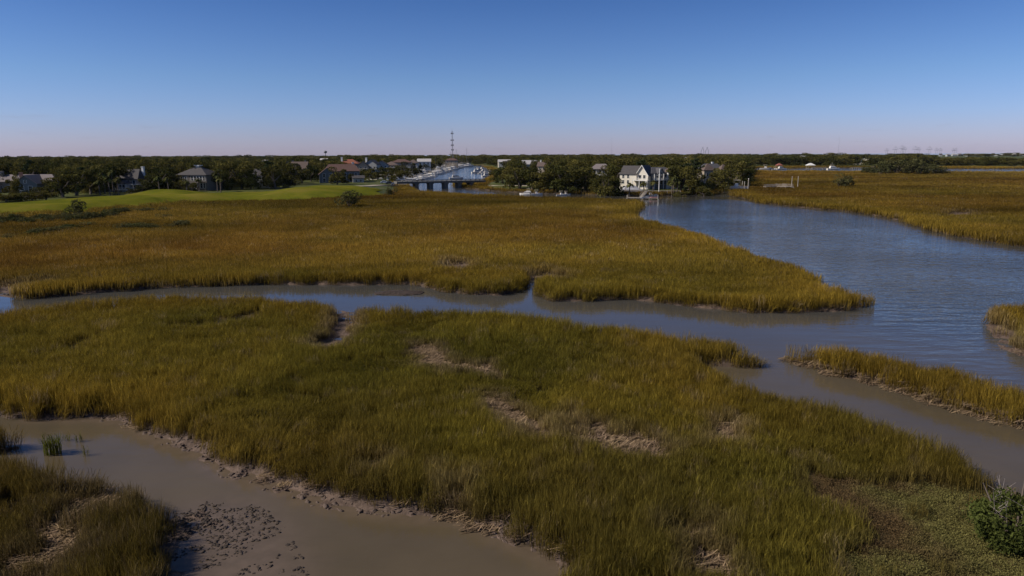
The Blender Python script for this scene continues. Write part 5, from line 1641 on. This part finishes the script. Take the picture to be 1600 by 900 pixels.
# far river: boathouses and boats
for px, d, rm, w, lb in ((1217, 690, M_REDC, 5, 'boathouse with red roof on the far river'), (1266, 690, M_WHITE, 7, 'boathouse with white peaked roof on the far river')):
    x, y = AT(px, 262, d)[:2]
    bh = empty('boathouse', (x, y, 0)); tag(bh, lb, 'boathouse')
    for sx in (-1, 1):
        for sy in (-1, 1):
            b_ = MB(); b_.bar((sx * w * .42, sy * 2.4, -1.2), (sx * w * .42, sy * 2.4, 4.4), .17); b_.build('post', M_POST, bh)
    b_ = MB(); b_.hip(-w / 2, w / 2, -2.8, 2.8, 4.5, 6.6, .4); b_.build('roof', rm, bh)
    b_ = MB(); b_.box(-w / 2, w / 2, -2.6, 2.6, 1.2, 1.4); b_.build('deck', M_WOOD, bh)
for px, y, s, rz, lb in ((1221, 264.8, 1.3, 10, 'motorboat moored in front of the red roofed boathouse'), (1196, 264.5, 1.2, -10, 'white boat on the far river left of the boathouses'), (1302, 265, 1.6, 5, 'long white boat on the far river right of the boathouses'), (1211, 266, .8, 0, 'small low skiff on the far river')):
    put(YA if s > 1.25 else CB, px, y, rz, s * (.62 if s > 1.25 else 1.3), lb)
dock('dock', AT(1268, 264, 684)[:2], AT(1292, 264, 684)[:2], 3, 1.5, 'grey dock extending from the white roofed boathouse', 'dock', 1, 5)
dock('dock', AT(1330, 263, 700)[:2], AT(1372, 259.5, 760)[:2], 2, 1.6, 'long pale dock reaching the thicket island shore', 'dock', 0, 6)
dock('dock', AT(1570, 262, 730)[:2], AT(1598, 262, 735)[:2], 3, 1.8, 'far dock with pale top at the right edge trees', 'dock', 0, 6)

# cars on the marina road
M_CARS = [mat('white_car_paint', (.75, .74, .72), .3, .03, 2), mat('black_car_paint', (.02, .02, .022), .3, .1, 2), mat('silver_car_paint', (.45, .45, .46), .3, .05, 2)]
for k, (px, rz, lb) in enumerate(((601, 10, 'white car parked beside the marina road'), (609, 5, 'black car parked between two light cars by the road'), (617, 12, 'silver car parked second from the bridge end'), (629, 5, 'white car parked nearest the bridge end'))):
    x, y = AT(px, 283, 362)[:2]
    c_ = empty('parked_car', (x, y, zground(x, y) + .3), R(rz)); tag(c_, lb, 'car')
    b_ = MB(); taper(b_, -2.2, 2.2, .9, .86, .35, .95, .12, .08); taper(b_, -1.6, 1.1, .84, .66, .95, 1.5, .75, .45); b_.build('body', M_CARS[[0, 1, 2, 0][k]], c_)
    b_ = MB(); taper(b_, -1.5, 1.02, .845, .70, 1.0, 1.42, .62, .38); b_.build('window', M_GLASS, c_)
    for sx in (-1.4, 1.4):
        for sy in (-.86, .86):
            b_ = MB(); b_.bar((sx, sy - .1, .33), (sx, sy + .1, .33), .33, None, 12); b_.build('wheel', M_ENG, c_)

# lattice mast beyond the marina
x, y, _ = AT(707.5, 262, 1000)
ma = empty('radio_mast', (x, y, zground(x, y))); tag(ma, 'tall thin radio mast rising above the marina', 'radio mast')
b_ = MB(); H_ = 47
for k in range(3):
    a = k * 2.094
    b_.bar((math.cos(a) * .8, math.sin(a) * .8, -1), (math.cos(a) * .55, math.sin(a) * .55, H_), .17, .13, 5)
for k in range(22):
    z0, z1 = k * H_ / 22, (k + 1) * H_ / 22
    for j in range(3):
        a, c = j * 2.094, (j + 1) * 2.094
        b_.bar((math.cos(a) * .75, math.sin(a) * .75, z0), (math.cos(c) * .75, math.sin(c) * .75, z1), .09, None, 4)
b_.build('lattice', M_STEEL, ma)
for z_, w in ((44, 1.7), (34.5, 2.2), (27.5, 1.8), (21, 1.5)):
    b_ = MB()
    for j in range(6):
        a = j * 1.047
        b_.box(math.cos(a) * w - .25, math.cos(a) * w + .25, math.sin(a) * w - .25, math.sin(a) * w + .25, z_ - 1, z_ + 1)
        b_.bar((math.cos(a) * .5, math.sin(a) * .5, z_), (math.cos(a) * w, math.sin(a) * w, z_), .09, None, 4)
    b_.build('antenna_ring', M_STEEL, ma)
b_ = MB(); b_.bar((0, 0, H_ - .5), (0, 0, H_ + 5), .14, .06); b_.build('aerial', M_STEEL, ma)
# ball shaped water tower on the left, small round tank on the skyline
for px, y, d, s, m_, lb in ((66, 258, 640, 1.7, M_WHITE, 'small white dish shining in the wood on the left'), (508.5, 237.5, 2400, 6.0, M_STEEL, 'tiny dark water tower on the skyline')):
    x, yy, z_ = AT(px, y, d)
    g0 = zground(x, yy)
    wt = empty('water_tower', (x, yy, g0)); tag(wt, lb, 'water tower' if d > 1000 else 'dish')
    b_ = MB(); b_.bar((0, 0, -1), (0, 0, z_ - g0), s * .16, None, 8); b_.build('column', m_, wt)
    b_ = MB()
    for k in range(6):
        a, c = -1.57 + k * .5236, -1.57 + (k + 1) * .5236
        b_.bar((0, 0, z_ - g0 + math.sin(a) * s * .75), (0, 0, z_ - g0 + math.sin(c) * s * .75), max(.02, math.cos(a) * s), max(.02, math.cos(c) * s), 14, caps=False)
    b_.build('tank', m_, wt, True)
    if d < 1000: wt.name = 'roof_dish'

# port cranes and bridge towers on the far skyline
M_FAR = mat('far_grey_steel', (.20, .21, .24), .8, .1, .05)
for k, (px, top, wd) in enumerate(((1400, 229, 30), (1410, 227, 26), (1414, 229, 26), (1431, 228.5, 30), (1436, 230, 24), (1453, 229, 30), (1464, 231, 22), (1470, 231, 20), (1386, 232, 22), (1490, 231.5, 18), (1494, 231, 18))):
    x, y, z_ = AT(px, top, 6500)
    c_ = empty('port_crane', (x, y, 0)); tag(c_, 'faint tall port crane on the far right skyline', 'crane', 'port cranes on the skyline')
    b_ = MB()
    for sx in (-9, 9): b_.bar((sx, 0, 0), (sx * .7, 0, z_ * .62), 1.2, 1.0, 4)
    b_.box(-wd, wd * .8, -2, 2, z_ * .6, z_ * .63); b_.bar((0, 0, z_ * .6), (-2, 0, z_), 1.0, .7, 4); b_.bar((-2, 0, z_), (-wd, 0, z_ * .66), .8, None, 4); b_.bar((-2, 0, z_), (wd * .8, 0, z_ * .66), .8, None, 4)
    b_.build('frame', M_FAR, c_)
for px, lb in ((1098, 'left one of two faint slender bridge towers on the skyline'), (1105, 'right one of two faint slender bridge towers on the skyline')):
    x, y, z_ = AT(px, 229.5, 7500)
    c_ = empty('bridge_tower', (x, y, 0)); tag(c_, lb, 'bridge tower')
    b_ = MB(); b_.path([(-14, 0, 0), (-16, 0, z_ * .4), (0, 0, z_)], [2.6, 2.4, 1.6], 5); b_.path([(14, 0, 0), (16, 0, z_ * .4), (0, 0, z_)], [2.6, 2.4, 1.6], 5); b_.build('pylon', M_FAR, c_)
for px, top, lb in ((1312, 212, 'faint thin mast above the far trees on the right'), (956, 215, 'faint thin mast over the trees near the white house')):
    x, y, z_ = AT(px, top, 2600)
    c_ = empty('radio_mast', (x, y, 0)); tag(c_, lb, 'radio mast')
    b_ = MB(); b_.bar((0, 0, 0), (0, 0, z_), .28, .16, 5); b_.build('lattice', M_FAR, c_)

# sand patches and the far blue shore
# ------------------------------------------------------------------ air
b_ = MB(); b_.box(-9000, 9000, -900, 12500, -3.5, 100)
hz = b_.build('haze', [])
hm = bpy.data.materials.new('thin_air'); hm.use_nodes = True
N, L = hm.node_tree.nodes, hm.node_tree.links
N.remove(N['Principled BSDF'])
pv = N.new('ShaderNodeVolumePrincipled')
pv.inputs['Color'].default_value = (.80, .86, 1.0, 1); pv.inputs['Density'].default_value = HAZE; pv.inputs['Anisotropy'].default_value = 0.0
L.new(pv.outputs['Volume'], N['Material Output'].inputs['Volume'])
hz.data.materials.append(hm)
tag(hz, 'thin bluish haze over the far woods', 'haze', None, 'stuff')
